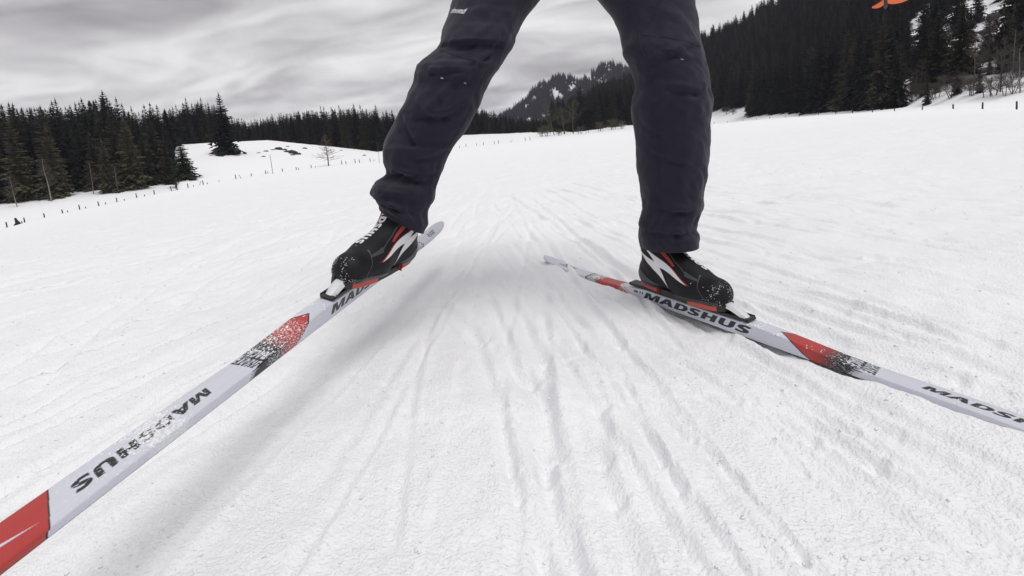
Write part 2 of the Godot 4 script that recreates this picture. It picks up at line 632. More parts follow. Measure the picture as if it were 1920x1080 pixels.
func crumbs(list: Array) -> ArrayMesh:
	var v := PackedVector3Array()
	var idx := PackedInt32Array()
	var dirs := [Vector3(1, 0, 0), Vector3(0.3, 0.1, 0.95), Vector3(-0.8, -0.1, 0.58), Vector3(-0.8, 0.1, -0.58), Vector3(0.3, 0, -0.95)]
	for e in list:
		var f := v.size()
		var r: float = e[1]
		for d in dirs:
			v.append(e[0] + (d + Vector3(rng.randf_range(-0.3, 0.3), rng.randf_range(-0.3, 0.2), rng.randf_range(-0.3, 0.3))) * r)
		v.append(e[0] + Vector3(rng.randf_range(-0.3, 0.3), rng.randf_range(0.5, 1.0), rng.randf_range(-0.3, 0.3)) * r)
		v.append(e[0] - Vector3(0, 0.6, 0) * r)
		for k in 5:
			idx.append_array([f + k, f + 5, f + (k + 1) % 5, f + k, f + (k + 1) % 5, f + 6])
	return arrays(v, idx)

# ---------------------------------------------------------------- boots
var boot_mesh: ArrayMesh

func boot_side(side: float, lift := 0.0006) -> Callable:
	# maps (z, y) seen from the side onto the boot
	return func(p: Vector2) -> Vector3:
		var x := 0.09
		for i in 40:
			var d := sd_boot(Vector3(x * side, p.y, p.x))
			if d < 0.0005 or x < 0.0:
				break
			x -= d * 0.8
		return Vector3((x + lift) * side, p.y, p.x)

func boot_top(lift := 0.0006) -> Callable:
	# maps (x, distance along the tongue from cuff to toe) onto the front of the boot
	return func(p: Vector2) -> Vector3:
		var t := p.y
		var o := Vector3(p.x, 0.225, -0.100).lerp(Vector3(p.x, 0.130, 0.045), t)
		var dir := Vector3(0, -0.62, -0.78)
		var q := o
		for i in 50:
			var d := sd_boot(q)
			if d < 0.0005:
				break
			q += dir * d * 0.8
		return q - dir * lift

func make_boot(parent: Node3D, x: Transform3D, inner: float) -> void:
	var leather := mat(Color(0.008, 0.008, 0.010), 0.55, 0.35)
	leather.heightmap_enabled = true
	leather.heightmap_texture = grain_tex
	leather.heightmap_scale = 0.03
	leather.uv1_triplanar = true
	leather.uv1_scale = Vector3.ONE * 14.0
	var b := part("boot", boot_mesh, leather, parent)
	b.transform = x
	var white := mat(Color(0.70, 0.70, 0.72), 0.5)
	var red := mat(Color(0.36, 0.030, 0.030), 0.5)
	var grey := mat(Color(0.045, 0.05, 0.055), 0.45)
	# sole
	var outline := PackedVector2Array()
	var z0 := -0.262
	for i in 48:
		var an := TAU * i / 48.0
		var zz := cos(an)
		var t := (zz + 1.0) * 0.5
		var hw := lerpf(0.031, 0.040, smoothstep(0.2, 0.8, t)) * pow(absf(sin(an)), 0.55)
		outline.append(Vector2(hw * signf(sin(an)), lerpf(z0, 0.016, t)))
	part("sole", slab(outline, 0.0, 0.014), mat(Color(0.02, 0.02, 0.022), 0.6), b)
	var heel := PackedVector2Array()
	var toe := PackedVector2Array()
	for p in outline:
		heel.append(Vector2(p.x * 1.05, minf(p.y - 0.002, -0.175)))
		toe.append(Vector2(p.x * 1.04, clampf(p.y + 0.002, -0.075, 0.0)))
	part("heel_tread", slab(dedupe(heel), 0.001, 0.020), mat(Color(0.42, 0.06, 0.04), 0.5), b)
	part("toe_tread", slab(dedupe(toe), 0.001, 0.019), mat(Color(0.50, 0.07, 0.045), 0.5), b)
	for sd in [1.0, -1.0]:
		var bolt := bolt_shape()
		var edge := PackedVector2Array()
		var face := PackedVector2Array()
		for p in bolt:
			var q := Vector2(-0.226 + p.x * 0.160, 0.026 + p.y * 0.100)
			face.append(q)
			edge.append(Vector2(-0.226 + ((p.x - 0.45) * 1.08 + 0.45) * 0.160, 0.026 + ((p.y - 0.5) * 1.04 + 0.5) * 0.100))
		var e := part("bolt_edge", lay(poly_tris(edge), boot_side(sd, 0.0005), 0.008), red, b)
		part("bolt", lay(poly_tris(face), boot_side(sd, 0.0011), 0.008), white, b)
		var stripe := PackedVector2Array([Vector2(-0.172, 0.140), Vector2(-0.165, 0.142), Vector2(-0.138, 0.111), Vector2(-0.112, 0.087), Vector2(-0.118, 0.086), Vector2(-0.146, 0.109)])
		part("stripe", lay(poly_tris(stripe), boot_side(sd, 0.0008), 0.008), red, b)
		var counter := PackedVector2Array([Vector2(-0.256, 0.028), Vector2(-0.205, 0.024), Vector2(-0.160, 0.022), Vector2(-0.200, 0.040), Vector2(-0.232, 0.060), Vector2(-0.2555, 0.090)])
		part("heel_counter", lay(poly_tris(counter), boot_side(sd, 0.0006), 0.010), grey, b)
		for sm in [[Vector2(-0.048, 0.074), Vector2(-0.040, 0.050), Vector2(-0.020, 0.026)], [Vector2(-0.150, 0.128), Vector2(-0.118, 0.098), Vector2(-0.070, 0.070)], [Vector2(-0.225, 0.135), Vector2(-0.215, 0.10), Vector2(-0.232, 0.06)]]:
			var line := PackedVector2Array()
			for i in sm.size() - 1:
				var nn: Vector2 = (sm[i + 1] - sm[i]).normalized().orthogonal() * 0.0009
				line.append_array([sm[i] + nn, sm[i + 1] + nn, sm[i + 1] - nn, sm[i] + nn, sm[i + 1] - nn, sm[i] - nn])
			part("seam", lay(line, boot_side(sd, 0.0007), 0.008), grey, b)
		var rand := PackedVector2Array([Vector2(-0.250, 0.012), Vector2(0.004, 0.012), Vector2(0.006, 0.024), Vector2(-0.06, 0.021), Vector2(-0.16, 0.018), Vector2(-0.253, 0.026)])
		part("rand", lay(poly_tris(rand), boot_side(sd, 0.0004), 0.010), mat(Color(0.022, 0.022, 0.024), 0.3), b)
		var tongue := PackedVector2Array([Vector2(-0.082, 0.080), Vector2(-0.045, 0.066), Vector2(-0.042, 0.062), Vector2(-0.078, 0.070)])
		part("trim", lay(poly_tris(tongue), boot_side(sd, 0.0006), 0.008), grey, b)
	# lettering down the tongue, from cuff to toe
	var tx := letters("MADSHUS", 1.15, 0.0, 0.9)
	var w := span(tx)
	var word := PackedVector2Array()
	for p in tx:
		word.append(Vector2((p.y - 0.5) * 0.022 + 0.019 * inner, p.x / w * 0.85 + 0.02))
	part("lettering", lay(word, boot_top(0.0010), 0.012), white, b)
	# wet snow stuck to the toe
	var cl := []
	for i in 900:
		var q := Vector3(rng.randf_range(-0.042, 0.042), rng.randf_range(0.008, 0.085), rng.randf_range(-0.06, 0.03))
		var c := Vector3(0, 0.03, -0.03)
		var dir := (c - q).normalized()
		var p := q - dir * 0.05
		for k in 30:
			var d := sd_boot(p)
			if d < 0.0006:
				break
			p += dir * d * 0.9
		if 0.5 + 0.9 * n_c.get_noise_3d(p.x * 600, p.y * 600, p.z * 600) - 0.55 * smoothstep(0.0, -0.055, p.z) < rng.randf_range(0.25, 0.95) or p.y < 0.012:
			continue
		cl.append([p, rng.randf_range(0.0003, 0.0013)])
	var sn := part("stuck_snow", crumbs(cl), snow_mat, b)
	sn.set_meta("kind", "stuff")

func dedupe(p: PackedVector2Array) -> PackedVector2Array:
	var o := PackedVector2Array()
	for q in p:
		if o.size() == 0 or o[-1].distance_to(q) > 0.0015:
			o.append(q)
	return o

func slab(p: PackedVector2Array, y0: float, y1: float) -> ArrayMesh:
	var v := PackedVector3Array()
	var idx := PackedInt32Array()
	var n := p.size()
	for y in [y0, y1]:
		for q in p:
			v.append(Vector3(q.x, y, q.y))
	var cw := Geometry2D.is_polygon_clockwise(p)
	for i in n:
		var j := (i + 1) % n
		if cw:
			idx.append_array([i, j, i + n, j, j + n, i + n])
		else:
			idx.append_array([i, i + n, j, j, i + n, j + n])
	for y in 2:
		var f := v.size()
		for q in p:
			v.append(Vector3(q.x, y0 if y == 0 else y1, q.y))
		var t := Geometry2D.triangulate_polygon(p)
		for i in range(0, t.size(), 3):
			var a := v[f + t[i]]
			var up := (v[f + t[i + 2]] - a).cross(v[f + t[i + 1]] - a).y > 0.0
			if up == (y == 1):
				idx.append_array([f + t[i], f + t[i + 1], f + t[i + 2]])
			else:
				idx.append_array([f + t[i], f + t[i + 2], f + t[i + 1]])
	return arrays(v, idx)

# ---------------------------------------------------------------- trouser legs
# centre x, y, z and half width of horizontal slices, top to bottom
const LEG_R := [[0.170, 1.19, -1.555, 0.165], [0.115, 1.065, -1.505, 0.168], [0.0693, 0.9516, -1.4382, 0.1621], [0.0290, 0.8912, -1.3955, 0.1328], [0.0042, 0.8465, -1.3548, 0.1170], [-0.0238, 0.7994, -1.3288, 0.1024], [-0.0441, 0.7585, -1.3037, 0.0973], [-0.0614, 0.7108, -1.2726, 0.0933],
	[-0.1003, 0.6702, -1.2475, 0.1026], [-0.1154, 0.6466, -1.2395, 0.1008], [-0.1262, 0.6242, -1.2318, 0.0937], [-0.1426, 0.5990, -1.2287, 0.0931], [-0.1673, 0.5547, -1.2283, 0.0961], [-0.1978, 0.5106, -1.2329, 0.0949],
	[-0.2269, 0.4723, -1.2383, 0.0895], [-0.2403, 0.4392, -1.2393, 0.0789], [-0.2471, 0.4052, -1.2401, 0.0682], [-0.2663, 0.3819, -1.2403, 0.0767], [-0.2755, 0.3566, -1.2392, 0.0770], [-0.2901, 0.3349, -1.2416, 0.0674], [-0.2890, 0.3071, -1.2382, 0.0583], [-0.2940, 0.2900, -1.2345, 0.0525]]
const LEG_L := [[0.330, 1.19, -1.555, 0.165], [0.372, 1.065, -1.505, 0.166], [0.3984, 0.9195, -1.4242, 0.1549], [0.4012, 0.8542, -1.3759, 0.1357], [0.4061, 0.8088, -1.3401, 0.1211], [0.4165, 0.7448, -1.3070, 0.1040], [0.4179, 0.7037, -1.2869, 0.0972], [0.4165, 0.6556, -1.2658, 0.0995],
	[0.4226, 0.6222, -1.2517, 0.0919], [0.4318, 0.5712, -1.2454, 0.0892], [0.4278, 0.5179, -1.2489, 0.0981], [0.4281, 0.4635, -1.2574, 0.0938], [0.4305, 0.4075, -1.2656, 0.0914], [0.4299, 0.3504, -1.2737, 0.0889],
	[0.4307, 0.2920, -1.2816, 0.0806], [0.4259, 0.2479, -1.2863, 0.0783], [0.4121, 0.2112, -1.2919, 0.0738], [0.4125, 0.1883, -1.2941, 0.0719], [0.4127, 0.1825, -1.2934, 0.0755], [0.4159, 0.1577, -1.2954, 0.0751], [0.4182, 0.1430, -1.2972, 0.0735]]

# creases in the cloth: height and angle of each point, then the strength
const CREASE_R := [[0.535, 1.86, 0.538, 1.16, 0.565, 0.84, 1.3], [0.588, 2.47, 0.535, 1.53, 0.9], [0.545, 2.58, 0.477, 1.57, 1.0], [0.610, 0.96, 0.675, 0.87, 0.730, 0.85, 1.0], [0.553, 1.57, 0.614, 1.30, 0.8], [0.372, 2.9, 0.407, 1.98, 0.387, 1.16, 0.378, 0.4, 1.3], [0.325, 2.9, 0.322, 1.6, 0.328, 0.3, 1.0], [0.66, 2.7, 0.635, 2.0, 0.64, 1.4, 1.0], [0.78, 1.0, 0.70, 1.5, 0.69, 2.2, 0.7], [0.46, 0.5, 0.44, 1.3, 0.8], [0.71, 0.4, 0.66, 1.1, 0.8], [0.595, 0.6, 0.56, 0.3, 0.9]]
const CREASE_L := [[0.253, 2.6, 0.247, 1.6, 0.256, 0.5, 0.9], [0.19, 3.1, 0.188, 1.57, 0.19, 0.05, 0.8], [0.60, 2.6, 0.63, 1.7, 0.66, 1.0, 0.8], [0.56, 0.6, 0.54, 1.3, 0.55, 2.0, 0.6], [0.36, 1.0, 0.30, 0.5, 0.7], [0.40, 2.5, 0.37, 1.7, 0.7], [0.70, 2.2, 0.78, 1.6, 0.8], [0.48, 2.8, 0.44, 2.2, 0.6]]

func slice(rows: Array, y: float) -> Array:
	# centre, half width and lean at height y
	var n := rows.size()
	var i := 0
	while i < n - 2 and rows[i + 1][1] > y:
		i += 1
	var t := clampf((rows[i][1] - y) / (rows[i][1] - rows[i + 1][1]), -0.2, 1.2)
	var o := []
	for k in 4:
		o.append(cubic_interpolate(rows[i][k], rows[i + 1][k], rows[max(i - 1, 0)][k], rows[min(i + 2, n - 1)][k], clampf(t, 0, 1)))
	# the legs stand a little nearer than the slices were taken
	o[0] *= 0.945
	o[2] *= 0.945
	o[3] *= 0.945
	o[2] += 0.018 * smoothstep(0.30, 0.20, y)
	if rows == LEG_R:
		o[2] += 0.024 * smoothstep(0.42, 0.31, y)
		o[0] += 0.008 * smoothstep(0.36, 0.30, y)
	var lean := absf((rows[i + 1][0] - rows[i][0]) / (rows[i][1] - rows[i + 1][1]))
	o.append(lean)
	return o

func leg_point(rows: Array, y: float, ang: float, seed_: float) -> Vector3:
	var s := slice(rows, y)
	var w: float = s[3]
	var deep := w * 0.98 / sqrt(1.0 + s[4] * s[4])
	var c := Vector3(s[0], 0.48 + (y - 0.48) * 0.945, s[2])
	var dx := Vector3(0.9962, -0.0865, 0.0106)
	var p := c + dx * (w * cos(ang)) + Vector3(0, 0, deep * sin(ang))
	# folds: ridges that run round and down the cloth, deeper behind the knee and at the ankle
	var skew := 0.05 * sin(ang + seed_) + 0.035 * sin(2.0 * ang + seed_ * 2.0)
	var yy := y + skew
	var r1 := 1.0 - absf(n_b.get_noise_3d(cos(ang) * 16.0 + seed_ * 70.0, yy * 150.0, sin(ang) * 16.0)) * 2.6
	var r2 := n_a.get_noise_3d(cos(ang) * 60.0, (yy + 0.04 * cos(ang * 1.7 + seed_)) * 520.0 + seed_ * 33.0, sin(ang) * 60.0)
	var low: float = rows[-1][1]
	var amp := 0.0050 + 0.004 * smoothstep(low + 0.22, low + 0.08, y) + 0.004 * exp(-pow((y - low - 0.42) / 0.11, 2.0))
	amp *= smoothstep(low - 0.005, low + 0.03, y)
	var out := (p - c).normalized()
	var cr := 0.0
	for f in (CREASE_R if rows == LEG_R else CREASE_L):
		for i in f.size() - 3:
			if i % 2:
				continue
			if i + 3 >= f.size() - 1:
				break
			var a := Vector2(f[i + 1] * w, f[i])
			var b := Vector2(f[i + 3] * w, f[i + 2])
			var q := Vector2(fposmod(ang, TAU) * w, y)
			var t := clampf((q - a).dot(b - a) / (b - a).length_squared(), 0.0, 1.0)
			var d := q - a.lerp(b, t)
			var far := d.length() / 0.0085
			if far > 4.0:
				continue
			var above := signf(d.y)
			cr += (-0.0095 * exp(-far * 1.5) + (0.0065 if above > 0.0 else 0.003) * exp(-pow(far - 1.5, 2.0) * 1.6)) * f[-1]
	var rim := 1.0 - 0.6 * absf(cos(ang))
	return p + out * (amp * rim * (r1 * 0.9 + r2 * 0.6) + cr * (1.0 - 0.85 * absf(cos(ang))))

func leg_into(v: PackedVector3Array, idx: PackedInt32Array, rows: Array, seed_: float, tilt: Vector2) -> void:
	var n := 72
	var first := v.size()
	var y0: float = rows[0][1]
	var y1: float = rows[-1][1]
	var count := int((y0 - y1) / 0.006)
	for i in count + 1:
		var y := lerpf(y0, y1, i / float(count))
		for k in n:
			var an := TAU * k / n
			var p := leg_point(rows, y, an, seed_)
			var f := smoothstep(y1 + 0.12, y1, y)
			p.y += f * (tilt.x * cos(an) + tilt.y * sin(an))
			v.append(p)
	# hem: roll in and go up inside
	for e in [[-0.0022, 0.985], [-0.0015, 0.955], [0.012, 0.93], [0.05, 0.90]]:
		for k in n:
			var an := TAU * k / n
			var p := leg_point(rows, y1, an, seed_)
			var c := Vector3(slice(rows, y1)[0], 0.48 + (y1 - 0.48) * 0.945, slice(rows, y1)[2])
			p = c + (p - c) * e[1]
			p.y += e[0] + tilt.x * cos(an) + tilt.y * sin(an)
			v.append(p)
	for i in count + 4:
		for k in n:
			var a := first + i * n + k
			var b := first + i * n + (k + 1) % n
			idx.append_array([a, a + n, b, b, a + n, b + n])

# ---------------------------------------------------------------- trees
var bark := StandardMaterial3D.new()
var snow_mat := StandardMaterial3D.new()
var grain_tex: ImageTexture

func spruce_meshes(seed_: int, wide: float, thin: float, trunk_bare: float) -> Array:
	# a 20 m spruce: whorls of drooping boughs, each a spine with hanging side sprays
	rng.seed = seed_
	var hgt := 20.0
	var v := PackedVector3Array()
	var idx := PackedInt32Array()
	var tv := PackedVector3Array()
	var ti := PackedInt32Array()
	add_tube(tv, ti, [Vector3(0, -0.6, 0), Vector3(0, 1.0, 0), Vector3(0.05, 9, 0.04), Vector3(0, 19.2, 0)], [0.32, 0.26, 0.17, 0.02], 7)
	var n := 40
	for i in n:
		var t := (i + rng.randf_range(-0.3, 0.3)) / n
		var y := lerpf(trunk_bare, hgt - 0.5, clampf(t, 0, 1))
		var reach := wide * pow(1.0 - clampf(t, 0, 0.985), 0.85) + 0.22
		reach *= rng.randf_range(0.72, 1.12)
		var boughs := int(lerpf(9, 5, t))
		var turn := rng.randf() * TAU
		for b in boughs:
			if rng.randf() < thin:
				continue
			var an := turn + TAU * b / boughs + rng.randf_range(-0.35, 0.35)
			var ln := reach * rng.randf_range(0.6, 1.15)
			var d := Vector3(cos(an), 0, sin(an))
			var side := Vector3(-sin(an), 0, cos(an))
			var rise := lerpf(0.05, 0.55, t) * ln
			var drop := lerpf(0.55, 0.25, t) * ln
			var segs := 4
			var last := Vector3(0, y, 0)
			for s in segs:
				var f := (s + 1.0) / segs
				var p := Vector3(0, y, 0) + d * ln * f + Vector3.UP * (rise * f - drop * f * f * 1.1 + 0.12 * ln * f * f * f)
				p += side * rng.randf_range(-0.08, 0.08) * ln
				var spread := ln * 0.34 * (1.15 - f * 0.75) * rng.randf_range(0.7, 1.3) + 0.05
				for sg in [-1.0, 1.0]:
					var q: Vector3 = last.lerp(p, 0.55) + side * sg * spread + d * spread * 0.55 - Vector3.UP * spread * rng.randf_range(0.25, 0.8)
					var fi := v.size()
					v.append_array([last, p + d * 0.05 * ln, q])
					idx.append_array([fi, fi + 1, fi + 2])
					var q2: Vector3 = last.lerp(p, 0.3) + side * sg * spread * 0.35 - Vector3.UP * spread * rng.randf_range(0.7, 1.5)
					fi = v.size()
					v.append_array([last, p, q2])
					idx.append_array([fi, fi + 1, fi + 2])
				last = p
	# leader
	for k in 3:
		var an := TAU * k / 3.0
		var fi := v.size()
		v.append_array([Vector3(0, hgt - 1.6, 0) + Vector3(cos(an), 0, sin(an)) * 0.22, Vector3(0, hgt - 1.6, 0) + Vector3(cos(an + 2), 0, sin(an + 2)) * 0.22, Vector3(0, hgt, 0)])
		idx.append_array([fi, fi + 1, fi + 2])
	return [arrays(tv, ti), arrays(v, idx)]

func twig(v: PackedVector3Array, idx: PackedInt32Array, from: Vector3, dir: Vector3, ln: float, rad: float, depth: int, up: float, thin_end: float) -> void:
	var p := [from]
	var d := dir
	var n := 4
	for i in n:
		d = (d + Vector3(rng.randf_range(-1, 1), rng.randf_range(-1, 1), rng.randf_range(-1, 1)) * 0.16 + Vector3.UP * up).normalized()
		p.append(p[-1] + d * ln / n)
	var r := []
	for i in n + 1:
		r.append(maxf(lerpf(rad, rad * 0.45, i / float(n)), thin_end))
	add_tube(v, idx, p, r, 5 if depth > 2 else 3, false)
	if depth == 0:
		return
	var kids := 5 if depth > 1 else 4
	for k in kids:
		var t := rng.randf_range(0.3, 1.0) if k > 0 else 1.0
		var at: Vector3 = p[int(t * n)]
		var ax := Vector3(rng.randf_range(-1, 1), rng.randf_range(-0.3, 0.5), rng.randf_range(-1, 1)).normalized()
		var nd := (d * 0.75 + ax * (0.75 if k > 0 else 0.2)).normalized()
		twig(v, idx, at, nd, ln * rng.randf_range(0.5, 0.72), rad * 0.5, depth - 1, up, thin_end)

func bare_tree(seed_: int, hgt: float, stems: int, slim: bool) -> Array:
	rng.seed = seed_
	var tv := PackedVector3Array()
	var ti := PackedInt32Array()
	var v := PackedVector3Array()
	var idx := PackedInt32Array()
	for s in stems:
		var lean := Vector3(rng.randf_range(-0.25, 0.25), 1, rng.randf_range(-0.2, 0.2)) * (0.6 if slim else 1.0)
		lean.y = 1
		var base := Vector3(rng.randf_range(-0.4, 0.4), -0.3, rng.randf_range(-0.4, 0.4)) * (0.0 if stems == 1 else 1.0) + Vector3(0, -0.2, 0)
		var pts := []
		var rad := []
		for i in 7:
			var t := i / 6.0
			pts.append(base + lean * hgt * 0.92 * t + Vector3(rng.randf_range(-0.1, 0.1), 0, rng.randf_range(-0.1, 0.1)) * hgt * 0.08 * (1 if i else 0))
			rad.append(lerpf(hgt * 0.014, hgt * 0.003, t))
		add_tube(tv, ti, pts, rad, 6)
		for k in (22 if slim else 15):
			var t := rng.randf_range(0.25, 1.0)
			var i := int(t * 5.99)
			var at: Vector3 = pts[i].lerp(pts[i + 1], t * 6.0 - i) if i < 6 else pts[6]
			var an := rng.randf() * TAU
			var d := Vector3(cos(an), rng.randf_range(0.3, 1.0), sin(an)).normalized()
			twig(v, idx, at, d, hgt * lerpf(0.30, 0.10, t) * (0.7 if slim else 1.15), hgt * 0.0045, 2, 0.06, hgt * 0.0011)
	return [arrays(tv, ti), arrays(v, idx)]

func larch_meshes() -> Array:
	rng.seed = 77
	var tv := PackedVector3Array()
	var ti := PackedInt32Array()
	var v := PackedVector3Array()
	var idx := PackedInt32Array()
	add_tube(tv, ti, [Vector3(0, -0.3, 0), Vector3(0.04, 2, 0), Vector3(-0.03, 5, 0.03), Vector3(0, 8.3, 0)], [0.15, 0.12, 0.08, 0.015], 6)
	for i in 46:
		var t := i / 45.0
		var y := lerpf(1.5, 8.0, t)
		var an := i * 2.4 + rng.randf_range(-0.4, 0.4)
		var d := Vector3(cos(an), rng.randf_range(-0.1, 0.22), sin(an)).normalized()
		twig(v, idx, Vector3(0, y, 0), d, lerpf(2.3, 0.4, t) * rng.randf_range(0.75, 1.2), 0.045, 1, 0.03, 0.026)
	return [arrays(tv, ti), arrays(v, idx)]

func rock_mesh(seed_: float, flat: float) -> ArrayMesh:
	var v := PackedVector3Array()
	var idx := PackedInt32Array()
	var nu := 14
	var nv := 8
	for j in nv + 1:
		for i in nu:
			var th := PI * j / nv
			var ph := TAU * i / nu
			var d := Vector3(sin(th) * cos(ph), cos(th), sin(th) * sin(ph))
			var r := 1.0 + 0.55 * n_b.get_noise_3d(d.x * 30 + seed_ * 40, d.y * 30, d.z * 30) + 0.25 * n_c.get_noise_3d(d.x * 60, d.y * 60 + seed_ * 9, d.z * 60)
			v.append(d * r * Vector3(1, flat, 0.8))
	for j in nv:
		for i in nu:
			var a := j * nu + i
			var b := j * nu + (i + 1) % nu
			idx.append_array([a, b, a + nu, b, b + nu, a + nu])
	return arrays(v, idx)

# ================================================================ build
func _ready() -> void:
	rng.seed = 5
	for n in [[n_a, 11, 3], [n_b, 23, 3], [n_c, 37, 2]]:
		n[0].seed = n[1]
		n[0].noise_type = FastNoiseLite.TYPE_SIMPLEX_SMOOTH
		n[0].frequency = 0.05 if n[0] != n_a else 0.6
		n[0].fractal_type = FastNoiseLite.FRACTAL_FBM
		n[0].fractal_octaves = n[2]
	n_b.frequency = 0.05
	n_a.frequency = 0.05
	# ---- camera: low above the snow, turned a little about its axis, lens shifted down
	var cam := Camera3D.new()
	cam.name = "camera"
	cam.near = 0.05
	cam.far = 6000.0
	cam.keep_aspect = Camera3D.KEEP_HEIGHT
	cam.set_frustum(0.05 * 1080.0 / 900.0, Vector2(0, -0.05 * 175.0 / 900.0), 0.05, 6000.0)
	cam.basis = Basis(Vector3.RIGHT, deg_to_rad(-7.0)) * Basis(Vector3.BACK, deg_to_rad(-5.0))
	cam.position = Vector3(0, 0.48, 0)
	add_child(cam)
	cam.current = true
	# ---- sky, light, exposure
	var we := WorldEnvironment.new()
	we.name = "environment"
	var env := Environment.new()
	env.background_mode = Environment.BG_SKY
	env.tonemap_mode = Environment.TONE_MAPPER_LINEAR
	env.tonemap_exposure = 1.04
	env.sdfgi_enabled = true
	env.ssao_enabled = true
	env.ssil_enabled = true
	env.ambient_light_source = Environment.AMBIENT_SOURCE_SKY
	env.fog_enabled = true
	env.fog_density = 0.00017
	env.fog_light_color = Color(0.70, 0.70, 0.78)
	var sky := Sky.new()
	var pano := PanoramaSkyMaterial.new()
	pano.panorama = cloud_sky()
	pano.energy_multiplier = 0.90
	sky.sky_material = pano
	env.sky = sky
	we.environment = env
	add_child(we)
	var sun := DirectionalLight3D.new()
	sun.name = "sun"
	sun.light_energy = 0.50
	sun.light_color = Color(1.0, 0.985, 0.97)
	sun.light_angular_distance = 32.0
	sun.shadow_enabled = true
	sun.sky_mode = DirectionalLight3D.SKY_MODE_LIGHT_ONLY
	sun.rotation_degrees = Vector3(-66.0, 48.0, 0.0)
	add_child(sun)
	# ---- materials
	var gi := Image.create(512, 512, true, Image.FORMAT_RGBA8)
	var gn := FastNoiseLite.new()
	gn.seed = 3
	gn.noise_type = FastNoiseLite.TYPE_SIMPLEX_SMOOTH
	gn.frequency = 0.09
	gn.fractal_octaves = 4
	gn.fractal_gain = 0.6
	var gs := gn.get_seamless_image(512, 512)
	gs.convert(Image.FORMAT_RGBA8)
	gs.generate_mipmaps()
	grain_tex = ImageTexture.create_from_image(gs)
	snow_mat = mat(Color(0.86, 0.87, 0.895), 0.75, 0.3)
	bark = mat(Color(0.045, 0.036, 0.032), 0.9)
	build_snow()
	build_mountain()
	build_forest()
	build_fences()
	build_far_things()
	build_skier()

func cloud_sky() -> ImageTexture:
	var w := 1536
	var h := 768
	var im := Image.create(w, h, false, Image.FORMAT_RGBF)
	var na := FastNoiseLite.new()
	na.seed = 8
	na.noise_type = FastNoiseLite.TYPE_SIMPLEX_SMOOTH
	na.frequency = 1.0
	na.fractal_octaves = 5
	na.fractal_gain = 0.52
	var nb := FastNoiseLite.new()
	nb.seed = 19
	nb.noise_type = FastNoiseLite.TYPE_SIMPLEX_SMOOTH
	nb.frequency = 1.0
	nb.fractal_octaves = 3
	var along := Vector2(sin(deg_to_rad(-64.0)), -cos(deg_to_rad(-64.0)))
	var across := Vector2(-along.y, along.x)
	for y in h:
		var el := PI * (0.5 - (y + 0.5) / h)
		for x in w:
			if el < -0.02:
				im.set_pixel(x, y, Color(0.6, 0.6, 0.61))
				continue
			var az := TAU * (x + 0.5) / w
			var dy := sin(maxf(el, 0.0))
			var d := Vector2(sin(az), -cos(az)) * cos(el) / (dy + 0.10)
			var u := d.dot(along)
			var v := d.dot(across)
			var warp := nb.get_noise_2d(u * 0.35, v * 0.5) * 0.8
			var st := na.get_noise_2d(u * 0.32 + 3.0, v * 0.95 + warp)            # long bands
			var fine := na.get_noise_2d(u * 1.6 + 11.0, v * 2.6 + warp * 1.4)
			var big := nb.get_noise_2d(u * 0.18 + 7.0, v * 0.25)
			var b := 0.63 + 0.50 * st + 0.16 * fine + 0.12 * big
			# thinner cloud towards the sun
			var toward := exp(-pow(wrapf(az, -PI, PI) + 0.25, 2.0) / 0.35) * exp(-pow((el - 0.12) / 0.22, 2.0))
			b += 0.16 * toward
			b = clampf(b, 0.34, 0.95)
			var tint := Color(1.0, 0.975, 1.01).lerp(Color(1, 1, 1), clampf((b - 0.5) * 2.2, 0, 1))
			im.set_pixel(x, y, Color(b * tint.r, b * tint.g, b * tint.b))
	return ImageTexture.create_from_image(im)

func groove(pts: Array, width: float, depth: float, ridge: float) -> void:
	for i in pts.size() - 1:
		var a: Vector2 = pts[i]
		var b: Vector2 = pts[i + 1]
		var lo := a.min(b) - Vector2.ONE * width * 3.0
		var hi := a.max(b) + Vector2.ONE * width * 3.0
		for j in range(maxi(0, int((lo.y - TZ) / TC)), mini(TH, int((hi.y - TZ) / TC) + 1)):
			for k in range(maxi(0, int((lo.x - TX) / TC)), mini(TW, int((hi.x - TX) / TC) + 1)):
				var p := Vector2(TX + k * TC, TZ + j * TC)
				var t := clampf((p - a).dot(b - a) / (b - a).length_squared(), 0.0, 1.0)
				if (t == 0.0 and i > 0) or (t == 1.0 and i < pts.size() - 2):
					if t == 0.0:
						continue
				var q := p - a.lerp(b, t)
				var d := q.length() / width
				var sgn := signf(q.cross(b - a))
				if d > 3.0:
					continue
				var brk := 0.8 + 0.35 * n_b.get_noise_2d(p.x * 40.0, p.y * 40.0)
				var endf := 1.0
				if i == 0:
					endf *= smoothstep(0.0, 0.25, t)
				if i == pts.size() - 2:
					endf *= smoothstep(1.0, 0.75, t)
				var hgt := -depth * exp(-d * d) + ridge * exp(-pow(d - 1.7, 2.0) * 3.0) * (0.5 + 0.5 * sgn)
				var c := j * TW + k
				track[c] += hgt * brk * endf

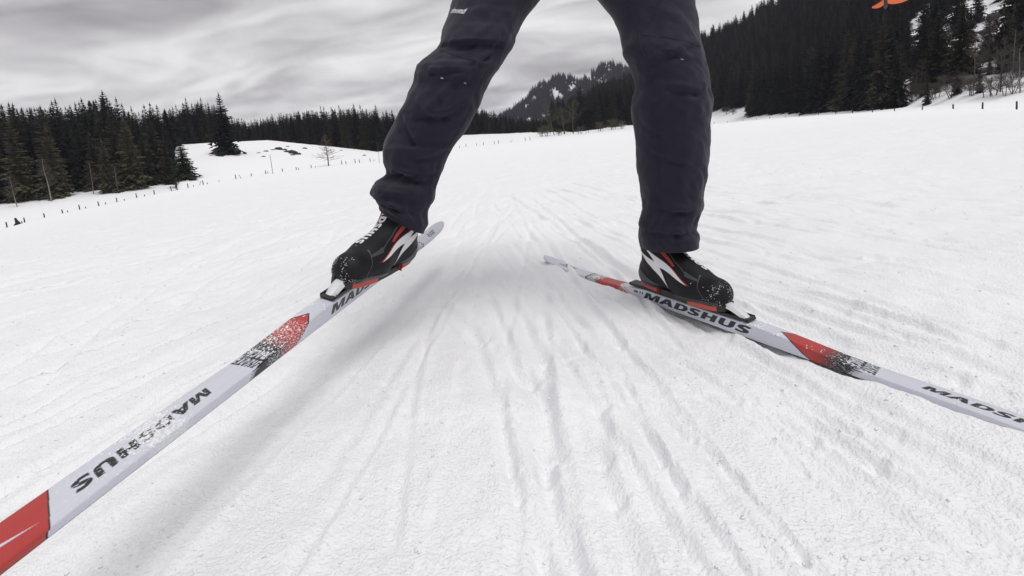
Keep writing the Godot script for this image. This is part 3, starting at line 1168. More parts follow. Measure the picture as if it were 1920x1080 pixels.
func build_snow() -> void:
	track.resize(TW * TH)
	rng.seed = 41
	# tracks that earlier skiers left, seen in the snow near the camera
	var marks := [
		[[0.01, -1.3, 0.01, -0.90, 0.03, -0.68, 0.03, -0.40], 0.022, 0.010], [[0.12, -1.1, 0.12, -0.78, 0.10, -0.65, 0.10, -0.58, 0.10, -0.40], 0.018, 0.011], [[-0.05, -0.95, -0.05, -0.77, -0.04, -0.66, -0.03, -0.60, -0.04, -0.40], 0.012, 0.007],
		[[-0.25, -1.2, -0.23, -0.94, -0.21, -0.76, -0.18, -0.5], 0.012, 0.006], [[-0.06, -0.84, -0.02, -0.75], 0.008, 0.006], [[0.18, -0.90, 0.18, -0.64, 0.18, -0.50], 0.010, 0.007], [[0.14, -0.95, 0.18, -0.82, 0.24, -0.68, 0.27, -0.55], 0.010, 0.007],
		[[0.30, -1.1, 0.41, -0.85, 0.45, -0.76, 0.48, -0.67, 0.50, -0.55], 0.010, 0.007], [[0.28, -0.95, 0.37, -0.76, 0.41, -0.66, 0.44, -0.50], 0.012, 0.007], [[0.28, -0.82, 0.35, -0.67, 0.36, -0.60, 0.38, -0.5], 0.010, 0.006],
		[[0.68, -1.35, 0.80, -1.09, 0.85, -0.97, 0.87, -0.77], 0.010, 0.008], [[0.70, -1.12, 0.78, -0.94, 0.84, -0.86, 0.86, -0.79], 0.010, 0.006], [[0.44, -0.92, 0.53, -0.74, 0.54, -0.66, 0.57, -0.50], 0.010, 0.006],
		[[1.0, -2.6, 1.22, -2.19, 1.51, -1.84, 1.72, -1.49], 0.012, 0.008], [[0.80, -1.75, 0.87, -1.58, 0.95, -1.38, 1.02, -1.15], 0.012, 0.008], [[0.70, -1.30, 0.76, -1.18, 0.82, -1.05, 0.86, -0.94], 0.010, 0.007], [[0.98, -1.75, 1.11, -1.47, 1.25, -1.12], 0.035, 0.010],
		[[-1.80, -4.9, -1.73, -3.71, -1.61, -2.31, -1.48, -1.74, -1.40, -1.35, -1.3, -1.0], 0.034, 0.022], [[-1.62, -2.7, -1.53, -2.25, -1.46, -1.86, -1.29, -1.38, -1.10, -0.98], 0.030, 0.018], [[-1.40, -2.3, -1.24, -1.72, -1.02, -1.2], 0.06, 0.020], [[-2.2, -3.6, -2.0, -2.7, -1.85, -1.9], 0.03, 0.014], [[-1.15, -3.2, -1.02, -2.5, -0.9, -1.9], 0.025, 0.012], [[-2.6, -5.2, -2.35, -4.2, -2.2, -3.2], 0.04, 0.016], [[-1.0, -1.9, -0.85, -1.35], 0.01, 0.006],
		[[-0.28, -2.4, -0.25, -1.40, -0.22, -0.70], 0.016, 0.008], [[-0.19, -1.95, -0.07, -1.25, 0.03, -0.75], 0.016, 0.008], [[-0.17, -2.0, -0.29, -0.93, -0.33, -0.6], 0.016, 0.007], [[0.02, -1.35, 0.09, -0.96, 0.08, -0.50], 0.024, 0.008],
		[[-0.10, -2.3, 0.15, -1.55, 0.34, -0.95], 0.013, 0.007], [[-0.14, -2.2, 0.02, -1.50, 0.22, -1.0], 0.013, 0.008], [[-0.2, -2.6, -0.45, -1.4, -0.62, -0.7], 0.018, 0.006]]
	for m in marks:
		var p := []
		for i in range(0, m[0].size(), 2):
			p.append(Vector2(m[0][i], m[0][i + 1]))
		groove(p, m[1] * 0.75, m[2] * 0.95, m[2] * 0.5)
	# the fan of fine skate marks
	for i in 230:
		var right := i % 7 < 5
		var o := Vector2(rng.randf_range(-0.15, 2.3) if right else rng.randf_range(-2.3, 0.1), rng.randf_range(-5.0, -1.1))
		var sp := clampf((absf(o.x) + 0.1) / (0.35 + 0.5 * absf(o.y)), 0.0, 1.0)
		var a := deg_to_rad(lerpf(4.0, 37.0, sp) + rng.randf_range(-5, 5)) * (1.0 if right else -0.85)
		var d := Vector2(sin(a), cos(a))
		var ln := rng.randf_range(1.0, 2.8)
		var bow := Vector2(d.y, -d.x) * rng.randf_range(-0.05, 0.05)
		groove([o, o + d * ln * 0.35 + bow * 0.8, o + d * ln * 0.7 + bow, o + d * ln], rng.randf_range(0.008, 0.014), rng.randf_range(0.006, 0.015), 0.005)
	# snow pushed up along the ski that stands on it
	groove([Vector2(0.10, -1.76), Vector2(0.98, -0.12)], 0.019, 0.003, 0.009)
	groove([Vector2(0.98, -0.12), Vector2(0.10, -1.76)], 0.019, 0.003, 0.009)
	for i in 70:
		var right := rng.randf() < 0.6
		var a := deg_to_rad(rng.randf_range(8, 36) if right else rng.randf_range(-32, -4))
		var d := Vector2(sin(a), cos(a))
		var o := Vector2(rng.randf_range(-0.4, 2.6) if right else rng.randf_range(-2.8, 0.1), rng.randf_range(-5.2, -0.9))
		var ln := rng.randf_range(0.5, 1.5)
		groove([o, o + d * ln * 0.5 + Vector2(rng.randf_range(-0.02, 0.02), 0), o + d * ln], rng.randf_range(0.008, 0.020), rng.randf_range(0.005, 0.012), 0.004)
	# dents and crumbs
	for i in 420:
		var c := Vector2(rng.randf_range(-2.6, 2.6), rng.randf_range(-4.0, -0.4))
		var r := rng.randf_range(0.008, 0.035)
		var dep := rng.randf_range(-0.006, 0.004) * (r / 0.02)
		for j in range(maxi(0, int((c.y - 2 * r - TZ) / TC)), mini(TH, int((c.y + 2 * r - TZ) / TC) + 1)):
			for k in range(maxi(0, int((c.x - 2 * r - TX) / TC)), mini(TW, int((c.x + 2 * r - TX) / TC) + 1)):
				var q := Vector2(TX + k * TC, TZ + j * TC) - c
				track[j * TW + k] += dep * exp(-q.length_squared() / (r * r))
	# loose crumbs
	var cl := []
	for i in 3800:
		var z := -0.45 - pow(rng.randf(), 1.7) * 4.5
		var x := rng.randf_range(-1.25, 1.25) * (0.25 - z)
		if n_b.get_noise_2d(x * 30.0, z * 30.0) + 0.15 < rng.randf_range(-0.3, 0.5):
			continue
		cl.append([Vector3(x, land(x, z) + 0.0008, z), rng.randf_range(0.0008, 0.0026) * (1.0 + 0.3 * absf(z))])
	var cr := part("snow_crumbs", crumbs(cl), snow_mat, self)
	tag(cr, "loose crumbs of snow scattered over the trampled track", "snow")
	cr.set_meta("kind", "stuff")
	# the ground sheet: rings about the camera's foot, finer where it is near
	var az := PackedFloat32Array()
	var a0 := -60.0
	while a0 < 60.0:
		az.append(a0)
		a0 += 0.2
	while a0 < 299.5:
		az.append(a0)
		a0 += 6.0
	var rr := PackedFloat32Array([0.05, 0.15, 0.25])
	var r0 := 0.3
	while r0 < 3400.0:
		rr.append(r0)
		r0 *= 1.006 if r0 < 4.0 else 1.0085 if r0 < 22.0 else (1.02 if r0 < 700.0 else 1.2)
	var v := PackedVector3Array()
	var idx := PackedInt32Array()
	var na := az.size()
	v.append(Vector3(0, 0, 0))
	for a in az:
		var aw := a if a <= 180.0 else a - 360.0
		var row := land_row(aw)
		var back := smoothstep(150.0, 75.0, absf(aw))
		var s := sin(deg_to_rad(a))
		var c := -cos(deg_to_rad(a))
		for r in rr:
			var x := r * s
			var z := r * c
			var h := land_from(row, aw, r) if absf(aw) < 150.0 else 0.0
			if absf(aw) > 75.0:
				h *= back
			if r > 800.0:
				h = lerpf(h, -6.0, smoothstep(800.0, 1500.0, r))
			v.append(Vector3(x, h + relief(x, z, r), z))
	var nr := rr.size()
	for i in na:
		var j := (i + 1) % na
		idx.append_array([0, 1 + i * nr, 1 + j * nr])
		for k in nr - 1:
			var p := 1 + i * nr + k
			var q := 1 + j * nr + k
			idx.append_array([p, p + 1, q, q, p + 1, q + 1])
	var m := mat(Color(0.865, 0.875, 0.90), 0.8, 0.25)
	m.heightmap_enabled = true
	m.heightmap_texture = grain_tex
	m.heightmap_scale = 0.32
	m.uv1_triplanar = true
	m.uv1_world_triplanar = true
	m.uv1_scale = Vector3.ONE * 3.1
	var o := part("snow_field", arrays(v, idx), m, self)
	o.set_meta("kind", "structure")
	o.set_meta("label", "trampled snowfield with crossing ski tracks, rising to wooded slopes")

func build_mountain() -> void:
	var v := PackedVector3Array()
	var idx := PackedInt32Array()
	var na := 110
	var nr := 26
	for i in na + 1:
		var a := lerpf(-14.0, 30.0, i / float(na))
		var top := table(RIDGE, a) * 1100.0 - 9.0
		for j in nr + 1:
			var r := lerpf(640.0, 1500.0, j / float(nr))
			v.append(Vector3(r * sin(deg_to_rad(a)), mountain_height(a, r, top), -r * cos(deg_to_rad(a))))
	for i in na:
		for j in nr:
			var p := i * (nr + 1) + j
			var q := p + nr + 1
			idx.append_array([p, p + 1, q, q, p + 1, q + 1])
	var o := part("mountain", arrays(v, idx), mat(Color(0.78, 0.79, 0.82), 0.9, 0.1), self)
	o.set_meta("kind", "structure")

func mountain_height(a: float, r: float, top: float) -> float:
	var t := (r - 640.0) / 460.0
	var h := -8.0
	if t < 1.0:
		h = lerpf(-8.0, maxf(top, -8.0), pow(clampf(t, 0, 1), 1.25))
	else:
		h = lerpf(maxf(top, -8.0), -60.0, (r - 1100.0) / 400.0)
	var w := clampf(t, 0, 1) * clampf((top + 8.0) / 60.0, 0, 1)
	return h + w * (16.0 * n_b.get_noise_2d(a * 14.0, r * 0.2) + 6.0 * n_c.get_noise_2d(a * 40.0, r * 0.5)) * clampf(absf(1.0 - t) * 4.0, 0.15, 1.0)

func build_forest() -> void:
	var greens := []
	for c in [Color(0.020, 0.024, 0.019), Color(0.027, 0.032, 0.022), Color(0.018, 0.021, 0.020), Color(0.036, 0.038, 0.022), Color(0.050, 0.042, 0.034), Color(0.022, 0.025, 0.022)]:
		var m := mat(c, 0.85, 0.2)
		m.backlight_enabled = false
		greens.append(m)
	var kinds := []
	for s in [[101, 4.4, 0.05, 0.5], [102, 3.6, 0.08, 0.8], [103, 4.9, 0.06, 0.4], [104, 3.2, 0.10, 1.0], [105, 4.0, 0.14, 0.9], [106, 3.9, 0.04, 0.3]]:
		kinds.append(spruce_meshes(s[0], s[1], s[2], s[3]))
	var protos := []
	var light_green := mat(Color(0.060, 0.058, 0.042), 0.9, 0.2)
	for i in kinds.size():
		var p := Node3D.new()
		p.name = "spruce_tree"
		part("trunk", kinds[i][0], bark, p)
		part("crown", kinds[i][1], greens[i % 4], p)
		protos.append(p)
	rng.seed = 900
	# ---- individual spruces: [azimuth from, to, distance beyond the crest from, to, count, label, group]
	var bands := [
		[-56.0, -34.7, -2.0, 16.0, 40, 0.62, 0.95, "dark spruce in the front row"],
		[-56.0, -34.9, 16.0, 60.0, 62, 0.76, 1.07, "dark spruce of the second rows"],
		[-34.6, -10.0, 8.0, 28.0, 50, 0.66, 1.05, "dark spruce on the crest"],
		[-10.0, 4.0, 2.0, 24.0, 34, 0.72, 1.0, "dark spruce in the valley"],
		[8.5, 24.0, 2.0, 30.0, 34, 0.0, 0.0, "dark spruce at the foot of the hill"],
		[26.8, 39.0, -2.0, 7.0, 44, 0.0, 0.0, "dark spruce at the lower edge of the hillside"],
		[24.0, 40.0, 12.0, 44.0, 26, 0.0, 0.0, "dark spruce inside the hillside wood"],
		[38.5, 56.0, 6.0, 70.0, 15, 0.0, 0.0, "dark spruce among snow patches"],
		[38.0, 51.0, 1.0, 30.0, 18, -1.0, 0.0, "young spruce at the hillside's snowy foot"]]
	for b in bands:
		for i in int(b[4]):
			var a := lerpf(b[0], b[1], (i + rng.randf()) / b[4])
			var row := land_row(a)
			var d: float = lerpf(b[2], b[3], rng.randf())
			if b[2] == 16.0 and rng.randf() < 0.5:
				d += 14.0
			var r: float = row[5] + d
			var pos := polar(a, r)
			var h := 0.0
			if b[5] > 0.0:
				h = (table(WOOD, a) * r + 0.48 - pos.y) * rng.randf_range(b[5], b[6])
			else:
				h = rng.randf_range(13.0, 22.0) if a < 40.0 else rng.randf_range(5.0, 11.0)
			if b[5] < 0.0:
				h = rng.randf_range(3.0, 6.5)
			h = clampf(h, 3.0, 34.0)
			var size := "small" if b[5] < 0.0 else "short" if h < 13.0 else ("tall" if h > 19.0 else "middling")
			var lab := "%s %s %s" % [size, b[7], place(a)]
			var t := copy_of(protos[rng.randi() % protos.size()], "spruce_tree", pos, lab, "tree", lab)
			if (b[2] == -2.0 and a < -30.0 and rng.randf() < 0.45) or (a > 20.0 and rng.randf() < 0.25):
				(t.get_child(1) as MeshInstance3D).material_override = light_green
			var sc := h / 20.0
			t.basis = Basis(Vector3.UP, rng.randf() * TAU).scaled(Vector3(sc * rng.randf_range(0.85, 1.15), sc, sc * rng.randf_range(0.85, 1.15)))
	# ---- the rest of the wood, one mass per region
	var far := []
	for k in 6:
		far.append([])
	for i in 1500:                                    # behind the left forest and the valley line
		var a := rng.randf_range(-58.0, 5.0)
		var r: float = land_row(a)[5] + rng.randf_range(26.0 if a > -34.8 else 50.0, 110.0)
		var p := polar(a, r)
		var h: float = clampf((table(WOOD, a) * r + 0.48 - p.y) * rng.randf_range(0.52, 0.92), 6.0, 30.0)
		far[rng.randi() % 6].append(tree_at(p, h))
	wood_mass("left_forest", far, kinds, greens, "dark mass of spruces filling the forest behind its front rows on the left", 0)
	far = []
	for k in 6:
		far.append([])
	for i in 5200:                                   # the hillside
		var a := rng.randf_range(5.5, 62.0)
		var row := land_row(a)
		var g := rng.randf()
		var rr := lerpf(430.0, 350.0, clampf((a - 22.0) / 25.0, 0, 1))
		var r: float = lerpf(row[5] + 22.0, rr + 30.0, g)
		# snowy openings low on the right
		var open := smoothstep(33.0, 41.0, a) * smoothstep(row[5] + 190.0, row[5] + 90.0, r)
		if rng.randf() < open * 0.92 + (0.5 if n_b.get_noise_2d(a * 9.0, r * 0.7) > 0.28 and open > 0.1 else 0.0):
			continue
		var p := polar(a, r)
		far[rng.randi() % 6].append(tree_at(p, rng.randf_range(11.0, 19.0)))
	wood_mass("hillside_forest", far, kinds, greens, "dense dark spruce forest covering the hillside on the right", 1)
	far = []
	for k in 6:
		far.append([])
	for i in 9000:                                   # the mountain far behind
		var a := rng.randf_range(-6.0, 26.0)
		var r := rng.randf_range(700.0, 1125.0)
		var top := table(RIDGE, a) * 1100.0 - 9.0
		var y := mountain_height(a, r, top)
		var gap := n_a.get_noise_2d(a * 9.0, r * 0.16)
		if gap > 0.28 and r > 780.0:
			continue
		if r > 1060.0 and rng.randf() < 0.35:
			continue
		far[rng.randi() % 6].append(tree_at(Vector3(r * sin(deg_to_rad(a)), y, -r * cos(deg_to_rad(a))), rng.randf_range(10.0, 18.0)))
	wood_mass("mountain_forest", far, kinds, greens, "distant bluish spruce forest with snowy gaps on the mountain", 2)
	# ---- trees that stand out
	var lone := copy_of(protos[2], "spruce_tree", polar(-30.0, 166.0), "large lone spruce standing on the open snow of the mound", "tree", "")
	lone.basis = Basis(Vector3.UP, 0.4).scaled(Vector3(0.95, 0.92, 0.95))
	var young := copy_of(protos[2], "spruce_tree", polar(-33.9, 136.0), "short broad green spruce at the right corner of the left forest", "tree", "")
	young.basis = Basis(Vector3.UP, 1.4).scaled(Vector3(0.66, 0.48, 0.66))
	(young.get_child(1) as MeshInstance3D).material_override = mat(Color(0.034, 0.042, 0.024), 0.85, 0.2)
	var pale := mat(Color(0.085, 0.082, 0.050), 0.9, 0.2)
	for e in [[-39.7, 140.0, 0.62, "slim olive green conifer at the left forest edge, left of a taller olive one"], [-37.9, 142.0, 0.86, "tall olive green conifer at the left forest edge, right of a slimmer one"], [-45.3, 146.0, 0.9, "olive green conifer near the left end of the forest edge"], [-43.2, 144.0, 0.78, "olive green conifer behind the pale bare birch in the left forest"]]:
		var t := copy_of(protos[3], "conifer", polar(e[0], e[1]), e[3], "tree", "")
		t.basis = Basis(Vector3.UP, e[0]).scaled(Vector3(e[2] * 1.25, e[2], e[2] * 1.25))
		(t.get_child(1) as MeshInstance3D).material_override = pale
	for p in protos:
		p.free()
	# bare trees
	var birch_bark := mat(Color(0.22, 0.20, 0.19), 0.9)
	var twig_m := mat(Color(0.075, 0.062, 0.052), 0.9)
	var olive := mat(Color(0.085, 0.08, 0.045), 0.9)
	var bt := [bare_tree(301, 9.5, 1, true), bare_tree(302, 8.0, 1, true), bare_tree(303, 12.0, 1, false), bare_tree(304, 11.0, 2, false), bare_tree(305, 3.2, 6, false)]
	for e in [[0, -43.7, 139.0, 1.05, "pale slim bare birch at the left forest edge, tallest bare tree there"], [1, -45.8, 138.0, 0.85, "small bare birch at the left forest edge, left of the tallest birch"], [1, -40.9, 142.0, 0.95, "slender bare birch at the left forest edge, right of the tallest birch"], [0, -39.2, 139.0, 0.7, "short bare birch in front of the slim olive conifer on the left"]]:
		var t := thing("birch_tree", e[4], "tree", polar(e[1], e[2]))
		part("trunk", bt[e[0]][0], birch_bark, t)
		part("crown", bt[e[0]][1], twig_m, t)
		t.basis = Basis(Vector3.UP, e[1] * 3.0).scaled(Vector3.ONE * e[3])
	for e in [[2, 5.6, 208.0, 1.15, "bare deciduous tree leaning left, leftmost of the three between the skier's legs"], [3, 6.7, 212.0, 1.15, "forked bare deciduous tree, middle one of the three between the skier's legs"], [2, 7.8, 206.0, 1.25, "tall bare olive deciduous tree, rightmost of the three between the skier's legs"]]:
		var t := thing("bare_tree", e[4], "tree", polar(e[1], e[2]))
		part("trunk", bt[e[0]][0], olive, t)
		part("crown", bt[e[0]][1], olive, t)
		t.basis = Basis(Vector3.UP, e[1] * 2.0).scaled(Vector3.ONE * e[3])
	rng.seed = 77
	var shrubs := [[4.1, 206.0, 1.4], [4.8, 204.0, 1.8], [6.2, 202.0, 1.0], [8.6, 205.0, 1.2], [11.0, 214.0, 1.5], [12.4, 220.0, 1.7], [13.4, 222.0, 1.3], [24.6, 246.0, 1.2], [25.2, 240.0, 1.0], [29.0, 204.0, 1.1], [34.0, 168.0, 1.2], [36.0, 152.0, 1.0], [37.2, 147.0, 1.4], [39.1, 141.0, 1.1], [40.4, 133.0, 1.3], [41.6, 127.0, 1.2], [42.9, 121.0, 1.5], [44.0, 117.0, 1.1], [45.1, 113.0, 1.3], [46.2, 111.0, 1.2], [40.2, 156.0, 1.3], [41.8, 148.0, 1.1], [43.0, 138.0, 1.5], [44.4, 141.0, 1.2], [45.7, 132.0, 1.4], [46.6, 124.0, 1.3], [42.2, 160.0, 1.5], [44.9, 155.0, 1.4], [46.0, 150.0, 1.5], [40.9, 170.0, 1.4], [43.7, 172.0, 1.3], [45.3, 176.0, 1.6]]
	for s in shrubs:
		var near_leg: bool = s[0] < 20.0
		var t := thing("shrub", "leafless brushy shrub at the hill's foot " + place(s[0]), "shrub", polar(s[0], s[1]), "bare shrubs between the skier's legs" if near_leg else "bare shrubs at the foot of the right hillside")
		part("branches", bt[4][1], olive if near_leg else twig_m, t)
		part("stems", bt[4][0], olive if near_leg else twig_m, t)
		t.basis = Basis(Vector3.UP, s[0]).scaled(Vector3(s[2] * 1.3, s[2], s[2] * 1.3))
	for i in 34:
		var a := rng.randf_range(36.0, 50.0)
		var r: float = land_row(a)[5] + rng.randf_range(4.0, 70.0)
		var t := thing("bare_tree", "slim leafless tree among snow patches " + place(a), "tree", polar(a, r), "slim leafless trees at the far right")
		var k := i % 2
		part("trunk", bt[k][0], birch_bark if i % 3 else twig_m, t)
		part("crown", bt[k][1], twig_m, t)
		t.basis = Basis(Vector3.UP, i * 1.3).scaled(Vector3.ONE * rng.randf_range(0.7, 1.2))
	var lm := larch_meshes()
	var lt := thing("larch_tree", "small bare brown larch standing alone by the fence on the mound", "tree", polar(-20.5, 134.0))
	part("trunk", lm[0], mat(Color(0.08, 0.06, 0.045), 0.9), lt)
	part("crown", lm[1], mat(Color(0.13, 0.098, 0.055), 0.9), lt)
	# rocks
	var rm := [rock_mesh(1.0, 0.5), rock_mesh(2.0, 0.35), rock_mesh(3.0, 0.7)]
	var stone := mat(Color(0.035, 0.034, 0.034), 0.95)
	var rl := "dark snow-free rock poking out of the mound near the lone spruce"
	for e in [[-27.2, 168.0, 0.5], [-26.8, 160.0, 0.45], [-26.5, 172.0, 0.7], [-25.9, 176.0, 0.6], [-25.3, 178.0, 1.3], [-24.8, 177.0, 1.0], [-24.3, 172.0, 1.7], [-23.9, 168.0, 1.4], [-23.5, 166.0, 1.1], [-24.0, 164.0, 0.8], [-22.7, 186.0, 0.8], [-19.0, 196.0, 0.5], [-24.4, 190.0, 0.7], [-16.6, 172.0, 0.5]]:
		var o := part(numbered("rock"), rm[used["rock"] % 3], stone, self)
		o.position = polar(e[0], e[1])
		o.basis = Basis(Vector3.UP, e[0] * 7.0).scaled(Vector3(1.3, 0.8, 1.0) * e[2])
		tag(o, rl, "rock", "rocks on the mound")
	rng.seed = 501
	var crag := mat(Color(0.10, 0.098, 0.10), 0.95)
	for i in 26:
		var a := rng.randf_range(36.0, 51.0)
		var r: float = land_row(a)[5] + rng.randf_range(14.0, 90.0)
		var o := part(numbered("boulder"), rm[i % 3], crag, self)
		o.position = polar(a, r)
		o.basis = Basis(Vector3.UP, i * 1.7).scaled(Vector3(1.6, 1.5, 1.0) * rng.randf_range(0.8, 2.2))
		tag(o, "grey boulder in the hillside snow " + place(a), "boulder", "boulders low on the right hillside")

func place(a: float) -> String:
	var near := [[-47.0, "left of the picture's edge"], [-45.4, "above the black stump"], [-43.3, "behind the tallest birch"], [-41.4, "right of the tallest birch"], [-39.4, "by the slim olive conifer"], [-37.4, "by the tall olive conifer"], [-35.4, "left of the distant skier"], [-33.2, "by the short broad corner spruce"],
		[-31.2, "just left of the lone spruce"], [-29.0, "just right of the lone spruce"], [-26.5, "above the left rocks"], [-23.5, "above the right rocks"], [-21.4, "left of the bare larch"], [-19.0, "right of the bare larch"], [-16.5, "left of the marker stick"], [-13.5, "above the marker stick"],
		[-9.0, "behind the raised leg"], [-4.0, "beside the raised leg's shin"], [0.0, "left of the gap under the mountain"], [4.5, "left of the bare trees"], [11.0, "right of the bare trees"], [15.0, "left of the straight leg"], [22.0, "behind the straight leg"], [24.5, "just right of the straight leg"],
		[27.0, "by the snowy notch"], [29.5, "right of the snowy notch"], [32.0, "left of the hillside's middle"], [34.5, "in the hillside's middle"], [37.0, "left of the orange basket"], [39.5, "below the orange basket"], [41.5, "right of the orange basket"], [43.5, "left of the last three posts"], [45.5, "above the last two posts"], [47.2, "above the tallest post"]]
	for e in near:
		if a < e[0]:
			return e[1]
	return "past the right edge"

func tree_at(p: Vector3, h: float) -> Transform3D:
	var s := h / 20.0
	return Transform3D(Basis(Vector3.UP, rng.randf() * TAU).scaled(Vector3(s * rng.randf_range(0.9, 1.25), s, s * rng.randf_range(0.9, 1.25))), p)

func wood_mass(called: String, lists: Array, kinds: Array, greens: Array, label: String, shift: int) -> void:
	var o := Node3D.new()
	o.name = called
	add_child(o)
	tag(o, label, "forest")
	o.set_meta("kind", "stuff")
	for k in lists.size():
		var mm := MultiMesh.new()
		mm.transform_format = MultiMesh.TRANSFORM_3D
		mm.mesh = kinds[k][1]
		mm.instance_count = lists[k].size()
		for i in lists[k].size():
			mm.set_instance_transform(i, lists[k][i])
		var mi := MultiMeshInstance3D.new()
		mi.name = "crowns"
		mi.multimesh = mm
		mi.material_override = greens[(k + shift) % 6]
		mi.set_meta("kind", "stuff")
		o.add_child(mi, true)

func build_fences() -> void:
	var wood := mat(Color(0.035, 0.032, 0.030), 0.9)
	var v := PackedVector3Array()
	var idx := PackedInt32Array()
	add_tube(v, idx, [Vector3(0, -0.3, 0), Vector3(0.01, 0.5, 0), Vector3(0, 0.97, 0.01), Vector3(0, 1.0, 0.01)], [0.095, 0.09, 0.082, 0.05], 7)
	var post := arrays(v, idx)
	var rows := [
		["short dark wooden fence post in the long row across the left of the snowfield", "posts of the left fence row",
			[-46.63, 0.0084, -45.57, 0.0078, -45.74, 0.0039, -44.35, 0.0072, -43.17, 0.0065, -42.84, 0.0033, -42.04, 0.0083, -41.61, 0.0033, -40.71, 0.0076, -40.24, 0.0042, -39.41, 0.0077, -38.86, 0.0035, -37.93, 0.0079, -37.33, 0.0035, -36.57, 0.0080, -35.21, 0.0082, -33.83, 0.0083, -33.36, 0.0037]],
		["short wooden fence post in the row below the snowy mound", "posts of the fence row below the mound",
			[-32.52, 0.0084, -32.18, 0.0038, -31.14, 0.0038, -29.62, 0.0087, -28.18, 0.0059, -26.82, 0.0069, -26.61, 0.0050, -25.20, 0.0070, -23.82, 0.0071, -23.60, 0.0051, -22.30, 0.0072, -21.85, 0.0031, -19.10, 0.0084, -18.64, 0.0063, -17.66, 0.0085, -17.19, 0.0064, -16.01, 0.0075, -15.59, 0.0043]],
		["tiny distant fence post on the snow seen between the skier's legs", "posts of the fence row between the skier's legs",
			[-5.70, 0.0044, -4.93, 0.0066, -3.67, 0.0055, -2.84, 0.0067, -1.57, 0.0067, -1.06, 0.0078, 0.35, 0.0033, 2.13, 0.0078, 2.70, 0.0078]],
		["wooden fence post in the row along the snow crest on the right", "posts of the right fence row",
			[46.66, 0.0130, 44.66, 0.0099, 42.83, 0.0077, 40.78, 0.0044, 38.82, 0.0052, 37.20, 0.0062, 35.64, 0.0063, 34.32, 0.0030, 32.88, 0.0047, 31.25, 0.0038, 30.00, 0.0021, 28.60, 0.0029, 27.36, 0.0022, 26.09, 0.0022, 24.57, 0.0025, 23.26, 0.0026]]]
	rng.seed = 66
	for row in rows:
		var l: Array = row[2]
		for i in range(0, l.size(), 2):
			var a: float = l[i]
			var r: float = land_row(a)[3]
			var o := part(numbered("fence_post"), post, wood, self)
			o.position = polar(a, r)
			var th: float = 1.0 if l[i + 1] > 0.0055 else 0.8
			o.basis = Basis(Vector3.BACK, rng.randf_range(-0.05, 0.05)).scaled(Vector3(th * (1.2 if a > 20.0 else 1.0), l[i + 1] * r * (1.35 if a > 20.0 and a < 42.0 else 1.0), th))
			var lab: String = row[0]
			if a == 46.66:
				lab = "tallest fence post at the right edge of the snowfield"
			elif a == -46.63:
				lab = "wooden fence post at the left border, first of the left row"
			tag(o, lab, "fence post", row[1] if lab == row[0] else "")
	# slanting braces
	for a in [-32.7, -29.3, 0.6]:
		var r: float = land_row(a)[3]
		var p := polar(a, r)
		var o := part(numbered("fence_brace"), tube_mesh([Vector3(-0.45, -0.1, 0), Vector3(0.0, 0.95, 0)], [0.05, 0.045], 6), wood, self)
		o.position = p
		if a > -30.0 and a < 0.0:
			o.basis = Basis(Vector3.UP, PI)
		tag(o, "slanting brace leaning on a fence post %s" % {-32.7: "at the right corner of the left forest", -29.3: "below the lone spruce", 0.6: "between the skier's legs"}[a], "brace")
	for e in [[-26.16, 92.0, 3.4, "tall thin wooden marker pole below the rocks of the mound"], [-15.02, 47.0, 2.0, "thin marker stick in the snow just left of the skier's raised leg"]]:
		var o := part(numbered("marker_pole"), tube_mesh([Vector3(0, -0.2, 0), Vector3(0.03, e[2] * 0.5, 0), Vector3(0.0, e[2], 0)], [0.045, 0.04, 0.03] if e[2] > 3 else [0.015, 0.014, 0.012], 6), mat(Color(0.10, 0.09, 0.085), 0.9), self)
		o.position = polar(e[0], e[1])
		tag(o, e[3], "pole")
	var g := thing("wooden_frame", "small wooden frame of two posts and a crossbar beside the bare trees", "frame", polar(9.45, 206.0))
	part("post", tube_mesh([Vector3(-0.55, -0.2, 0), Vector3(-0.55, 2.6, 0)], [0.09, 0.08], 6), wood, g)
	part("post", tube_mesh([Vector3(0.55, -0.2, 0), Vector3(0.55, 2.6, 0)], [0.09, 0.08], 6), wood, g)
	part("crossbar", tube_mesh([Vector3(-0.6, 2.4, 0), Vector3(0.6, 2.4, 0)], [0.07, 0.07], 6), wood, g)

